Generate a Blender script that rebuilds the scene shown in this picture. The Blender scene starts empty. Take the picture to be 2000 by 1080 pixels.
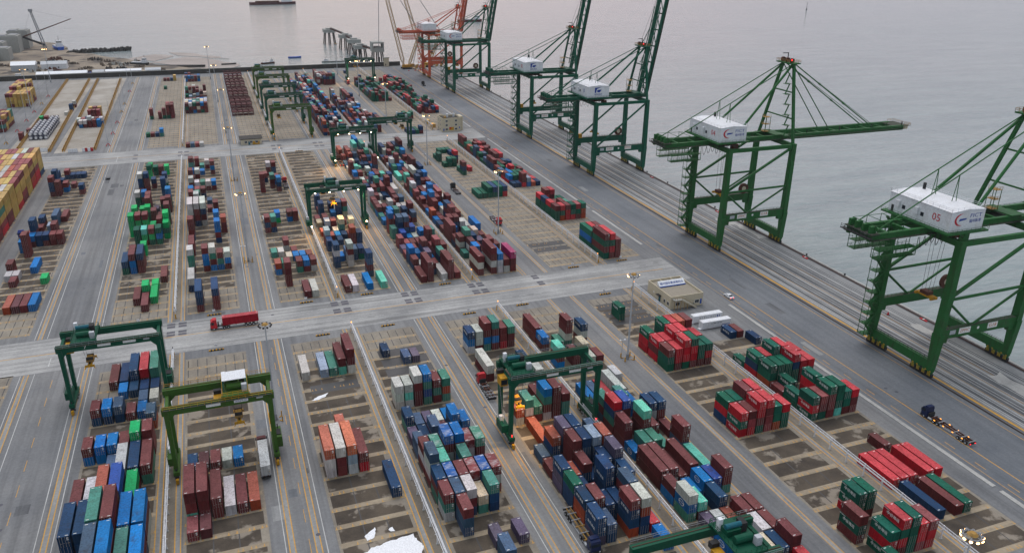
import bpy, math, random
from mathutils import Matrix, Vector
R = math.radians
S = bpy.context.scene
C = S.collection
random.seed(11)

# ---------------------------------------------------------------- camera
cam_d = bpy.data.cameras.new("camera")
cam = bpy.data.objects.new("camera", cam_d)
C.objects.link(cam)
S.camera = cam
cam_d.sensor_fit = 'HORIZONTAL'
cam_d.sensor_width = 36
cam_d.lens = 1557.17 / 2000 * 36
cam_d.clip_start = 1
cam_d.clip_end = 40000
PITCH, ROLL, YAW, CH = 0.39940485, 0.01260273, 0.35901141, 128.0
fw = Vector((math.sin(YAW) * math.cos(PITCH), math.cos(YAW) * math.cos(PITCH), -math.sin(PITCH)))
rt = Vector((math.cos(YAW), -math.sin(YAW), 0))
up = rt.cross(fw)
rt2 = math.cos(ROLL) * rt + math.sin(ROLL) * up
up2 = -math.sin(ROLL) * rt + math.cos(ROLL) * up
m3 = Matrix((rt2, up2, -fw)).transposed()
cam.matrix_world = Matrix.Translation((0, 0, CH)) @ m3.to_4x4()
S.render.resolution_x, S.render.resolution_y = 1024, 552

# ---------------------------------------------------------------- light
SUN_EL, SUN_AZ = 14.0, 8.0        # azimuth from +Y towards +X
W = bpy.data.worlds.new("World")
S.world = W
W.use_nodes = True
nt = W.node_tree
nt.nodes.clear()
sky = nt.nodes.new('ShaderNodeTexSky')
sky.sky_type = 'NISHITA'
sky.sun_disc = False
sky.sun_elevation = R(SUN_EL)
sky.sun_rotation = R(SUN_AZ)
sky.air_density = 1.6
sky.dust_density = 4.0
sky.ozone_density = 2.0
# overcast dusk: cool grey cloud with a rosy break low over the sea
tcw = nt.nodes.new('ShaderNodeTexCoord')
dotn = nt.nodes.new('ShaderNodeVectorMath')
dotn.operation = 'DOT_PRODUCT'
GA_, GE_ = R(21.0), R(4.0)
dotn.inputs[1].default_value = (math.sin(GA_) * math.cos(GE_), math.cos(GA_) * math.cos(GE_), math.sin(GE_))
nt.links.new(tcw.outputs['Generated'], dotn.inputs[0])
cr = nt.nodes.new('ShaderNodeValToRGB')
els = cr.color_ramp.elements
els[0].position, els[0].color = 0.60, (5.2, 5.75, 6.5, 1)
els[1].position, els[1].color = 1.0, (9.5, 7.7, 8.3, 1)
e_ = els.new(0.935)
e_.color = (7.5, 6.8, 7.6, 1)
nt.links.new(dotn.outputs['Value'], cr.inputs[0])
mixn = nt.nodes.new('ShaderNodeMix')
mixn.data_type = 'RGBA'
mixn.inputs[0].default_value = 0.94
bg = nt.nodes.new('ShaderNodeBackground')
bg.inputs[1].default_value = 0.092
wo = nt.nodes.new('ShaderNodeOutputWorld')
nt.links.new(sky.outputs[0], mixn.inputs[6])
# overcast skies are darker towards the horizon than overhead
sz = nt.nodes.new('ShaderNodeSeparateXYZ')
nt.links.new(tcw.outputs['Generated'], sz.inputs[0])
zr = nt.nodes.new('ShaderNodeMapRange')
zr.inputs[1].default_value, zr.inputs[2].default_value = 0.0, 1.0
zr.inputs[3].default_value, zr.inputs[4].default_value = 0.90, 1.22
nt.links.new(sz.outputs[2], zr.inputs[0])
mulz = nt.nodes.new('ShaderNodeVectorMath')
mulz.operation = 'SCALE'
nt.links.new(cr.outputs[0], mulz.inputs[0])
nt.links.new(zr.outputs[0], mulz.inputs['Scale'])
nt.links.new(mulz.outputs[0], mixn.inputs[7])
nt.links.new(mixn.outputs[2], bg.inputs[0])
nt.links.new(bg.outputs[0], wo.inputs[0])
sun_d = bpy.data.lights.new("sun", 'SUN')
sun_d.energy = 1.5
sun_d.angle = R(45)
sun_d.color = (1.0, 0.95, 0.92)
sun = bpy.data.objects.new("sun", sun_d)
C.objects.link(sun)
SD = Vector((math.sin(R(SUN_AZ)) * math.cos(R(64)), math.cos(R(SUN_AZ)) * math.cos(R(64)), math.sin(R(64))))
sun.rotation_euler = SD.to_track_quat('Z', 'Y').to_euler()
S.view_settings.view_transform = 'Standard'
S.view_settings.look = 'None'
S.view_settings.exposure = 0.22
S.view_settings.gamma = 1.0

# ---------------------------------------------------------------- helpers
def tag(o, label=None, cat=None, group=None, kind=None):
    if label: o['label'] = label
    if cat: o['category'] = cat
    if group: o['group'] = group
    if kind: o['kind'] = kind
    return o

def empty(name, loc=(0, 0, 0), rz=0.0):
    o = bpy.data.objects.new(name, None)
    o.empty_display_size = 1
    o.location = loc
    o.rotation_euler = (0, 0, rz)
    C.objects.link(o)
    return o

def link(name, me, parent=None):
    o = bpy.data.objects.new(name, me)
    C.objects.link(o)
    if parent: o.parent = parent
    return o

class MB:
    """collects shapes and links them as one mesh object"""
    def __init__(s):
        s.v, s.f, s.m = [], [], []
        s.mats = []
    def mi(s, mat):
        if mat not in s.mats: s.mats.append(mat)
        return s.mats.index(mat)
    def add(s, vs, fs, mat):
        b = len(s.v)
        s.v += [tuple(p) for p in vs]
        k = s.mi(mat)
        for f in fs:
            s.f.append(tuple(b + i for i in f))
            s.m.append(k)
        return s
    def box(s, x0, x1, y0, y1, z0, z1, mat, top=True, bottom=True):
        vs = [(x0, y0, z0), (x1, y0, z0), (x1, y1, z0), (x0, y1, z0), (x0, y0, z1), (x1, y0, z1), (x1, y1, z1), (x0, y1, z1)]
        fs = [(0, 1, 5, 4), (1, 2, 6, 5), (2, 3, 7, 6), (3, 0, 4, 7)]
        if top: fs.append((4, 5, 6, 7))
        if bottom: fs.append((3, 2, 1, 0))
        return s.add(vs, fs, mat)
    def cbox(s, c, d, mat):
        return s.box(c[0] - d[0] / 2, c[0] + d[0] / 2, c[1] - d[1] / 2, c[1] + d[1] / 2, c[2] - d[2] / 2, c[2] + d[2] / 2, mat)
    def sheet(s, x0, x1, y0, y1, z, mat):
        return s.add([(x0, y0, z), (x1, y0, z), (x1, y1, z), (x0, y1, z)], [(0, 1, 2, 3)], mat)
    def bar(s, p, q, w, h, mat, w2=None, h2=None):
        """box section beam from p to q; w sideways, h in the vertical-most direction"""
        p, q = Vector(p), Vector(q)
        d = (q - p).normalized()
        ref = Vector((0, 0, 1)) if abs(d.z) < 0.95 else Vector((0, 1, 0))
        a = d.cross(ref).normalized()
        b = a.cross(d).normalized()
        w2 = w if w2 is None else w2
        h2 = h if h2 is None else h2
        vs = []
        for c, ww, hh in ((p, w, h), (q, w2, h2)):
            for sx, sy in ((-1, -1), (1, -1), (1, 1), (-1, 1)):
                vs.append(c + a * sx * ww / 2 + b * sy * hh / 2)
        fs = [(0, 1, 5, 4), (1, 2, 6, 5), (2, 3, 7, 6), (3, 0, 4, 7), (3, 2, 1, 0), (4, 5, 6, 7)]
        return s.add(vs, fs, mat)
    def tube(s, p, q, r, mat, n=6, r2=None):
        p, q = Vector(p), Vector(q)
        d = (q - p).normalized()
        ref = Vector((0, 0, 1)) if abs(d.z) < 0.95 else Vector((0, 1, 0))
        a = d.cross(ref).normalized()
        b = a.cross(d).normalized()
        r2 = r if r2 is None else r2
        vs = []
        for c, rr in ((p, r), (q, r2)):
            for i in range(n):
                t = 2 * math.pi * i / n
                vs.append(c + a * math.cos(t) * rr + b * math.sin(t) * rr)
        fs = [(i, (i + 1) % n, n + (i + 1) % n, n + i) for i in range(n)]
        fs += [tuple(range(n - 1, -1, -1)), tuple(range(n, 2 * n))]
        return s.add(vs, fs, mat)
    def prism(s, poly, z0, z1, mat):
        n = len(poly)
        vs = [(x, y, z0) for x, y in poly] + [(x, y, z1) for x, y in poly]
        fs = [(i, (i + 1) % n, n + (i + 1) % n, n + i) for i in range(n)]
        fs += [tuple(range(n - 1, -1, -1)), tuple(range(n, 2 * n))]
        return s.add(vs, fs, mat)
    def rail(s, p, q, mat, h=1.1, step=2.0, r=0.05):
        p, q = Vector(p), Vector(q)
        L = (q - p).length
        n = max(1, int(L / step))
        for i in range(n + 1):
            a = p.lerp(q, i / n)
            s.bar(a, a + Vector((0, 0, h)), r, r, mat)
        for z in (h, h * .55):
            s.bar(p + Vector((0, 0, z)), q + Vector((0, 0, z)), r, r, mat)
        return s
    def mesh(s, name):
        me = bpy.data.meshes.new(name)
        me.from_pydata(s.v, [], s.f)
        for m in s.mats: me.materials.append(m)
        me.polygons.foreach_set('material_index', s.m)
        me.update()
        return me
    def build(s, name, parent=None):
        return link(name, s.mesh(name), parent)

def copy_tree(o, parent=None):
    c = o.copy()
    C.objects.link(c)
    c.parent = parent
    for ch in list(o.children):
        copy_tree(ch, c)
    return c

# ---------------------------------------------------------------- materials
def nodes(m):
    m.use_nodes = True
    t = m.node_tree
    return t, t.nodes['Principled BSDF']

def N(t, kind, **kw):
    n = t.nodes.new(kind)
    for k, v in kw.items():
        if k.startswith('i_'): n.inputs[k[2:].replace('_', ' ')].default_value = v
        else: setattr(n, k, v)
    return n

def ramp(t, src, stops):
    r = t.nodes.new('ShaderNodeValToRGB')
    while len(r.color_ramp.elements) < len(stops): r.color_ramp.elements.new(.5)
    for e, (p, c) in zip(r.color_ramp.elements, stops):
        e.position = p
        e.color = c if len(c) == 4 else (*c, 1)
    t.links.new(src, r.inputs[0])
    return r.outputs[0]

def mixc(t, fac, a, b, mode='MIX'):
    m = t.nodes.new('ShaderNodeMix')
    m.data_type = 'RGBA'
    m.blend_type = mode
    for i, v in ((0, fac), (6, a), (7, b)):
        if isinstance(v, (int, float)): m.inputs[i].default_value = v
        elif isinstance(v, tuple): m.inputs[i].default_value = (*v[:3], 1)
        else: t.links.new(v, m.inputs[i])
    return m.outputs[2]

def coords(t, scale, kind='Object', rot=0):
    tc = t.nodes.new('ShaderNodeTexCoord')
    mp = t.nodes.new('ShaderNodeMapping')
    mp.inputs['Scale'].default_value = scale
    mp.inputs['Rotation'].default_value = (0, 0, rot)
    t.links.new(tc.outputs[kind], mp.inputs[0])
    return mp.outputs[0]

def noise(t, vec, scale, detail=4, rough=.6):
    n = t.nodes.new('ShaderNodeTexNoise')
    n.inputs['Scale'].default_value = scale
    n.inputs['Detail'].default_value = detail
    n.inputs['Roughness'].default_value = rough
    if vec is not None: t.links.new(vec, n.inputs[0])
    return n.outputs[0]

def paint(name, col, rough=.55, dirt=.5, dirtcol=(.11, .085, .06), scale=.7, metal=0.0):
    m = bpy.data.materials.new(name)
    t, b = nodes(m)
    v = coords(t, (1, 1, .35))
    n1 = noise(t, v, scale, 6, .65)
    f = ramp(t, n1, [(.48, (0, 0, 0)), (.72, (dirt, dirt, dirt))])
    c = mixc(t, f, col, dirtcol)
    n2 = noise(t, coords(t, (1, 1, 1)), scale * 4, 3)
    f2 = ramp(t, n2, [(.3, (.82, .82, .82)), (.7, (1.1, 1.1, 1.1))])
    c = mixc(t, 1.0, c, f2, 'MULTIPLY')
    t.links.new(c, b.inputs['Base Color'])
    b.inputs['Roughness'].default_value = rough
    b.inputs['Specular IOR Level'].default_value = .16
    b.inputs['Metallic'].default_value = metal
    return m

def emit(name, col, k):
    m = bpy.data.materials.new(name)
    t, b = nodes(m)
    b.inputs['Base Color'].default_value = (*col, 1)
    b.inputs['Emission Color'].default_value = (*col, 1)
    b.inputs['Emission Strength'].default_value = k
    return m

M = {
 'sts': paint('deep_green_paint', (.001, .092, .050), .5, .6, (.015, .042, .028)),
 'sts2': paint('leaf_green_paint', (.018, .118, .028), .5, .75, (.035, .05, .022)),
 'rtg': paint('crane_green_paint', (.001, .075, .040), .5, .3, (.012, .035, .022)),
 'olive': paint('olive_green_paint', (.040, .108, .014), .55, .75, (.055, .055, .02)),
 'orange': paint('orange_red_paint', (.56, .10, .045), .55, .5, (.25, .07, .03)),
 'yellow': paint('spreader_yellow_paint', (.52, .26, .012), .5, .6, (.06, .04, .02)),
 'rustyel': paint('ochre_yellow_paint', (.38, .22, .06), .6, .6),
 'white': paint('white_paint', (.72, .73, .76), .5, .25, (.34, .28, .2)),
 'grey': paint('grey_metal', (.28, .29, .31), .5, .4),
 'lgrey': paint('galvanised_metal', (.45, .47, .5), .4, .25),
 'dark': paint('dark_metal', (.025, .026, .028), .6, .4, (.05, .04, .03)),
 'deck': paint('walkway_grating', (.05, .06, .045), .8, .5),
 'brown': paint('rust_brown_paint', (.09, .03, .018), .65, .5),
 'red': paint('signal_red_paint', (.5, .02, .03), .45, .2),
 'maroonp': paint('maroon_paint', (.10, .02, .025), .6, .5),
 'stripe': paint('hazard_stripe_yellow', (.46, .30, .03), .6, .7, (.05, .05, .03)),
 'navy': paint('navy_cab_paint', (.008, .018, .07), .35, .2),
 'tyre': paint('tyre_rubber', (.018, .018, .019), .85, .5),
 'glass': paint('dark_glass', (.012, .02, .028), .12, .05),
 'cream': paint('cream_render', (.56, .49, .36), .85, .35, (.36, .3, .22), 1.2),
 'roofdeck': paint('roof_screed', (.30, .265, .215), .9, .4, (.2, .17, .13), .9),
 'concrete': paint('weathered_concrete', (.34, .34, .32), .9, .5, (.2, .19, .17)),
 'dconcrete': paint('wet_dark_concrete', (.05, .048, .045), .8, .5),
 'timber': paint('weathered_timber', (.13, .10, .075), .85, .5),
 'bluetarp': paint('blue_tarpaulin', (.02, .05, .26), .6, .3),
 'teal': paint('teal_door_paint', (.01, .11, .15), .5, .2),
 'signblue': paint('sign_blue', (.02, .09, .42), .5, .1),
 'txtblue': paint('lettering_blue', (.012, .05, .30), .5, .05),
 'txtred': paint('lettering_red', (.50, .03, .05), .5, .05),
 'txtor': paint('lettering_rust_orange', (.5, .12, .02), .5, .05),
 'txtwhite': paint('lettering_white', (.78, .78, .76), .5, .15),
 'txtdark': paint('lettering_dark', (.04, .045, .06), .5, .05),
 'rod': paint('worn_lock_rod_steel', (.40, .36, .33), .5, .3),
 'black': paint('black_stripe_paint', (.02, .02, .02), .6, .2),
 'sheet': paint('white_plastic_sheet', (.80, .81, .84), .4, .1, (.5, .47, .42)),
 'lampW': emit('lit_lamp_warm', (1.0, .58, .22), 9),
 'lampH': emit('lit_lamp_white', (1.0, .78, .50), 12),
 'lampO': emit('lit_lamp_amber', (1.0, .36, .04), 2.5),
 'lampR': emit('lit_lamp_red', (1.0, .015, .02), 3),
 'lampdim': emit('dim_lamp', (1.0, .55, .30), 2.5),
}

def text(s, size, mat, parent, mw, name='lettering', extr=.015, fit=None):
    cu = bpy.data.curves.new('t', 'FONT')
    cu.body = s
    cu.size = size
    cu.extrude = extr
    cu.align_x, cu.align_y = 'CENTER', 'CENTER'
    cu.resolution_u = 2
    o = bpy.data.objects.new('t', cu)
    C.objects.link(o)
    dg = bpy.context.evaluated_depsgraph_get()
    me = bpy.data.meshes.new_from_object(o.evaluated_get(dg))
    bpy.data.objects.remove(o)
    bpy.data.curves.remove(cu)
    if fit and len(me.vertices):
        xs = [v.co.x for v in me.vertices]
        k = fit / max(.01, max(xs) - min(xs))
        for v in me.vertices: v.co.x *= k
    me.transform(mw)
    me.materials.clear()
    me.materials.append(mat)
    for p in me.polygons: p.material_index = 0
    return link(name, me, parent)

def face(px, py, pz, d):
    """matrix that stands lettering upright at a point, facing -y, -x or up"""
    rot = {'-y': Matrix(((1, 0, 0), (0, 0, -1), (0, 1, 0))), '-x': Matrix(((0, 0, -1), (-1, 0, 0), (0, 1, 0))),
           '+x': Matrix(((0, 0, 1), (1, 0, 0), (0, 1, 0))),
           'up': Matrix.Identity(3)}[d]
    return Matrix.Translation((px, py, pz)) @ rot.to_4x4()

# ---------------------------------------------------------------- ground, water, pads, markings
def ground_mat(name, c1, c2, streak=None, sc=.02, rough=.8, spots=None, fine=1.2):
    m = bpy.data.materials.new(name)
    t, b = nodes(m)
    v = coords(t, (1, 1, 1))
    f = ramp(t, noise(t, v, sc, 7, .65), [(.36, c1), (.64, c2)])
    f2 = ramp(t, noise(t, v, fine, 5, .7), [(.25, (.78, .78, .78)), (.75, (1.18, 1.18, 1.18))])
    c = mixc(t, 1, f, f2, 'MULTIPLY')
    if streak:
        k, sx, sy, amt = streak
        f3 = ramp(t, noise(t, coords(t, (sx, sy, 1)), 1, 5, .6), [(.42, (1, 1, 1)), (.68, (amt, amt, amt))])
        c = mixc(t, 1, c, f3, 'MULTIPLY')
    if spots:
        f4 = ramp(t, noise(t, coords(t, (1, 1, 1)), spots[0], 4, .55), [(spots[1], (0, 0, 0)), (spots[1] + .06, (1, 1, 1))])
        c = mixc(t, f4, c, spots[2])
    t.links.new(c, b.inputs['Base Color'])
    b.inputs['Roughness'].default_value = rough
    bp = N(t, 'ShaderNodeBump', i_Strength=.25, i_Distance=.05)
    t.links.new(noise(t, v, 3, 5, .7), bp.inputs['Height'])
    t.links.new(bp.outputs[0], b.inputs['Normal'])
    return m

G = {
 'yard': ground_mat('yard_concrete', (.135, .140, .150), (.215, .215, .215), (1, .55, .012, .68), .022, .8, (.11, .69, (.09, .09, .095))),
 'apron': ground_mat('apron_asphalt', (.110, .122, .140), (.165, .175, .19), (1, .35, .008, .75), .03),
 'cross': ground_mat('road_concrete', (.25, .25, .25), (.40, .395, .385), (1, .012, .5, .58), .05, .85, (.09, .66, (.17, .165, .16))),
 'quay': ground_mat('quay_lane_asphalt', (.075, .08, .09), (.14, .143, .15), (1, .8, .01, .65), .05),
 'gravel': ground_mat('bay_gravel', (.042, .032, .024), (.10, .078, .056), None, .09, .95, (.14, .555, (.235, .20, .16)), 2.2),
 'oil': ground_mat('dark_stained_bay', (.03, .03, .032), (.05, .05, .052), None, .12, .6),
 'slab': ground_mat('pad_concrete', (.19, .165, .135), (.29, .255, .205), (1, .35, .05, .8), .06, .9),
 'beam': ground_mat('beam_concrete', (.245, .195, .135), (.36, .295, .21), (1, .06, .9, .75), .09, .9),
 'kerb': ground_mat('kerb_concrete', (.30, .295, .285), (.42, .41, .39), None, .1, .85),
 'strip': ground_mat('runway_concrete', (.20, .205, .21), (.29, .29, .285), (1, 1.2, .02, .8), .06, .85),
 'plate': ground_mat('steel_plate', (.035, .036, .055), (.07, .07, .09), None, .3, .55),
 'yline': ground_mat('worn_yellow_line', (.62, .31, .03), (.46, .27, .07), None, .12, .8),
 'wline': ground_mat('worn_white_line', (.55, .55, .54), (.38, .38, .37), None, .15, .8),
 'sand': ground_mat('shore_sand', (.15, .12, .09), (.30, .245, .185), None, .02, .95, (.045, .53, (.085, .07, .058)), .3),
 'mud': ground_mat('mud_flat', (.20, .17, .15), (.30, .26, .235), None, .03, .5, None, .3),
 'pale': ground_mat('pale_pad', (.25, .22, .18), (.40, .37, .33), None, .04, .9),
 'earth': ground_mat('worn_earth_strip', (.17, .145, .115), (.27, .235, .19), (1, .7, .03, .75), .05, .95),
}
ST = 'structure'

# land: one sheet with the quay edge as its right side
mb = MB()
mb.sheet(-1500, 239.4, -250, 878, 0, G['yard'])
mb.add([(239.4, -250, 0), (239.4, -250, -9), (239.4, 878, -9), (239.4, 878, 0), (-1500, 878, 0), (-1500, 878, -9)],
       [(0, 1, 2, 3), (3, 2, 5, 4)], M['concrete'])
tag(mb.build('ground'), kind=ST)

# water
m = bpy.data.materials.new('sea_water')
t, b = nodes(m)
b.inputs['Roughness'].default_value = .10
b.inputs['IOR'].default_value = 1.33
cv = coords(t, (1, 1, 1))
c = ramp(t, noise(t, cv, .0022, 5, .6), [(.35, (.225, .275, .275)), (.65, (.255, .295, .295))])
sk = ramp(t, noise(t, coords(t, (.010, .055, 1), rot=.42), 1, 6, .6), [(.36, (.86, .88, .90)), (.64, (1.10, 1.09, 1.08))])
c = mixc(t, 1, c, sk, 'MULTIPLY')
rp = ramp(t, noise(t, coords(t, (.10, .42, 1), rot=.4), 1, 4, .6), [(.38, (.90, .905, .915)), (.66, (1.07, 1.07, 1.07))])  # ripple light and dark painted into the water colour
c = mixc(t, 1, c, rp, 'MULTIPLY')
t.links.new(c, b.inputs['Base Color'])
w1 = noise(t, coords(t, (.16, .40, 1), rot=.35), 1, 6, .62)
w2 = noise(t, coords(t, (.035, .09, 1), rot=.5), 1, 4, .6)
ad = N(t, 'ShaderNodeMath', operation='ADD')
sc_ = N(t, 'ShaderNodeMath', operation='MULTIPLY')
sc_.inputs[1].default_value = 3.0
t.links.new(w2, sc_.inputs[0])
t.links.new(w1, ad.inputs[0])
t.links.new(sc_.outputs[0], ad.inputs[1])
bp = N(t, 'ShaderNodeBump', i_Strength=.65, i_Distance=.9)
t.links.new(ad.outputs[0], bp.inputs['Height'])
t.links.new(bp.outputs[0], b.inputs['Normal'])
mb = MB()
mb.sheet(-9000, 12000, -900, 26000, -4.2, m)
tag(mb.build('water'), kind=ST)

# shore beyond the boundary wall
rs = random.Random(4)
def blob(mb, pts, z, mat, edge=4, zr=0):
    """polygon with a ragged edge"""
    out = []
    n = len(pts)
    for i in range(n):
        p, q = pts[i], pts[(i + 1) % n]
        L = math.hypot(q[0] - p[0], q[1] - p[1])
        k = max(1, int(L / (edge * 3)))
        for j in range(k):
            f = j / k
            out.append((p[0] + (q[0] - p[0]) * f + rs.uniform(-edge, edge), p[1] + (q[1] - p[1]) * f + rs.uniform(-edge, edge)))
    mb.prism(out, z - 2.5, z, mat)
mb = MB()
blob(mb, [(-700, 884), (30, 884), (36, 902), (2, 930), (-50, 975), (-85, 1020), (-110, 1060), (-150, 1110), (-190, 1220), (-300, 1290), (-700, 1330)], -2.4, G['sand'], 5)
tag(mb.build('shore'), kind=ST)
mb = MB()
blob(mb, [(-95, 1040), (-60, 1078), (-35, 1050), (-60, 1008)], -3.95, G['mud'], 5)
blob(mb, [(-62, 1000), (-20, 1040), (10, 1000), (35, 955), (20, 925), (-10, 945)], -3.9, G['mud'], 5)
blob(mb, [(-45, 1092), (-10, 1062), (25, 1010), (5, 1022), (-30, 1060)], -3.97, G['mud'], 4)
tag(mb.build('mud_flat'), kind=ST)

# cross roads, apron and quay deck
def sheets(name, rects, mat, z):
    mb = MB()
    for x0, x1, y0, y1 in rects: mb.sheet(x0, x1, y0, y1, z, mat)
    o = mb.build(name)
    tag(o, kind=ST)
    return o
sheets('road', [(-400, 176, 258.3, 283.2), (-400, 176, 525, 556)], G['cross'], .004)
sheets('apron', [(176.9, 203.9, -250, 862)], G['apron'], .004)
sheets('quay_deck', [(205.2, 237.0, -250, 862)], G['quay'], .004)
lanes = [(208.2, .5), (211.1, .35), (212.4, .3), (215.1, .45), (218.7, .35), (220.0, .3), (224.4, .4), (226.6, .35), (230.4, .5), (232.2, .3)]
sheets('pavement', [(x - .5 - w, x + .5 + w, -250, 862) for x, w in lanes[::2]] + [(233.0, 236.6, -250, 862)], G['strip'], .008)
mb = MB()
for x in (204.6, 237.6):
    mb.sheet(x - .45, x + .45, -250, 862, .009, M['dark'])
    mb.box(x - .05, x + .05, -250, 862, .009, .06, M['brown'])
tag(mb.build('crane_rail'), 'long twin steel rails let into the quay under the ship cranes', 'rail', kind=None)
mb = MB()
y = -100
segs = [(-250, 112), (114, 165), (167, 231), (300, 352), (356, 520), (560, 700)]
for a, bb in segs: mb.box(175.2, 176.5, a, bb, 0, .15, G['kerb'])
tag(mb.build('kerb'), kind=ST)
mb = MB()
mb.box(238.6, 239.5, -250, 862, 0, .28, G['kerb'])
mb.box(237.95, 238.15, -250, 862, .0, .12, M['brown'])
tag(mb.build('quay_edge'), kind=ST)

# ---- container blocks: x of the left face of row 1, row pitch
BX = {'LL': -114.3, 'LR': -86.9, 'AL': -43.4, 'AR': -18.0, 'BL': 15.3, 'BR': 39.2, 'CL': 69.5, 'CR': 93.6, 'DL': 126.4, 'DR': 151.0}
RP = {k: 2.83 for k in BX}
RP['AL'] = 2.95
RP['LR'] = 2.75
def zone(y):            # bay lattice of each third of the yard
    return (128.3, 6.51) if y < 270 else ((289.0, 6.7) if y < 540 else (563.0, 6.8))
gr, sl, be, mk, oil, jn = MB(), MB(), MB(), MB(), MB(), MB()
rg = random.Random(8)
def pad(bk, y0, k0, k1, kslab0, kslab1, P, kind='gravel'):
    x0 = BX[bk] - .7
    x1 = BX[bk] + RP[bk] * 6 + .3
    ya, yb = y0 + P * k0 - .9, y0 + P * k1 + .4
    sl.sheet(x0 - .4, x1 + .4, ya, yb, .004, G['slab'])
    for k in range(k0, k1):
        yy = y0 + P * k
        if k < kslab1 and k >= kslab0 or kind == 'slab':
            pass
        else:
            gr.sheet(x0 + .3, x1 - rg.uniform(.2, 1.6), yy + .9, yy + P - .75, .008, G['gravel'])
        be.sheet(x0, x1, yy - .75, yy + .9, .012, G['beam'])
        for r in range(7):                      # dark joints between the rows
            if P > 6.6 or k >= kslab0 or r in (2, 4):
                jn.sheet(BX[bk] + RP[bk] * r - .42, BX[bk] + RP[bk] * r - .14, yy + .9, yy + P - .75, .0105, G['oil'] if rg.random() < .8 else G['gravel'])
        for r in range(7):                      # worn corner marks painted on the beams
            for sx in (-.5, .5):
                if rg.random() < .62:
                    xx = BX[bk] + RP[bk] * r - .2 + sx
                    mk.sheet(xx - .32, xx + .32, yy - .55 + rg.uniform(-.05, .05), yy - .41, .016, G['yline'])
                    mk.sheet(xx - .08, xx + .08, yy - .40, yy + .35, .016, G['yline'])
for bk in ('AL', 'AR', 'BL', 'BR', 'CL', 'CR', 'DL', 'DR'):
    top = {'DR': 12}.get(bk, 19)
    pad(bk, 128.3, -5, top, 16 if bk not in ('DL',) else 18, 99, 6.51)
    if bk == 'AR': pass
for bk in ('LL', 'LR', 'AL', 'AR', 'BL', 'BR', 'CL', 'CR', 'DL', 'DR'):
    pad(bk, 289.0, 0, 35, 0, 3 if bk not in ('DL', 'DR') else 99, 6.7, 'slab' if bk == 'DL' else 'gravel')
for bk in ('AL', 'AR', 'BL', 'BR', 'CL', 'CR', 'DL', 'DR'):
    pad(bk, 563.0, 0, 43, 0, 99, 6.8)
for bk in ('LL', 'LR'):
    pad(bk, 128.3, 6, 20, 17, 99, 6.51)
for x0, x1, y0, n in ((126.2, 143.2, 305.5, 2), (126.6, 143, 229, 3), (17, 31.5, 217, 1), (56, 56.5, 227, 0), (41, 56.2, 219.5, 3)):
    for i in range(n):
        oil.sheet(x0, x1, y0 + i * 6.6, y0 + i * 6.6 + 5.0, .013, G['oil'])
tag(gr.build('gravel'), kind=ST)
tag(sl.build('container_pad'), kind=ST)
tag(be.build('concrete_beam'), kind=ST)
tag(mk.build('bay_marking'), kind=ST)
tag(oil.build('dark_stain'), kind=ST)
tag(jn.build('pad_joint'), kind=ST)

# worn earth strips under the cable rails
FX = {'A': -22.6, 'B': 35.6, 'C': 90.0, 'D': 147.0}
sheets('earth_strip', [(x - 1.6, x + 1.8, a, b_) for x in FX.values() for a, b_ in ((60, 257), (285, 523), (560, 862))], G['earth'], .0045)
# gantry runways
RUN = [-66, -48.7, -24.6, -20.3, 4.2, 9.9, 33.4, 37.2, 60.4, 64.7, 87.8, 92.0, 112.0, 121.6, 145.0, 149.2]
sheets('pavement', [(x - .55, x + .55, a, b_) for x in RUN for a, b_ in ((40, 258), (283.5, 524), (557, 870))], G['strip'], .0055)
mb = MB()
for x in RUN:
    for a, b_ in ((40, 258), (283.5, 524), (557, 870)):
        for s_ in (-.62, .62):
            mb.sheet(x + s_ - .12, x + s_ + .12, a, b_, .0165, G['yline'])
for y in (271.2,):
    mb.sheet(-300, 170, y - .16, y + .16, .0165, G['yline'])
mb.sheet(-300, 170, 540.2, 540.5, .0165, G['yline'])
mb.sheet(184.2, 184.5, -250, 862, .0165, G['yline'])
mb.sheet(206.0, 206.9, -250, 862, .0165, G['yline'])
mb.sheet(202.0, 202.2, -250, 862, .0165, G['yline'])
for i in range(90):
    mb.sheet(180.0, 180.2, -100 + i * 10, -96.5 + i * 10, .0165, G['yline'])
for x in (178.2, 219.4, 213.2, 225.6):
    mb.sheet(x, x + .16, -250, 862, .0165, G['yline'])
tag(mb.build('lane_marking'), kind=ST)
mb = MB()
for x in (2.8, 11.7, -47.0, -50.7, -63.7, -67.6, 58.7, 66.2):
    for a, b_ in ((40, 258), (283.5, 524), (557, 870)):
        mb.sheet(x - .1, x + .1, a, b_, .0165, G['wline'])
for y in (264.8, 277.3, 532, 549):
    for i in range(60):
        mb.sheet(-200 + i * 6.3, -196.6 + i * 6.3, y - .09, y + .09, .0165, G['wline'])
for x in [l[0] for l in lanes] + [209.3, 216.5, 222.6, 228.4]:
    mb.sheet(x - .12, x + .12, -250, 862, .0165, G['wline'])
for x in (-60.6,):
    mb.sheet(x, x + .3, 262, 268, .0165, G['wline'])
    mb.sheet(x, x + .3, 530, 545, .0165, G['wline'])
tag(mb.build('white_lane_marking'), kind=ST)
mb = MB()
for x in (-58, 8):
    for i in range(18):
        mb.sheet(x, x + .14, 60 + i * 11, 65 + i * 11, .0165, G['yline'])
tag(mb.build('dashed_lane_marking'), kind=ST)
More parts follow.
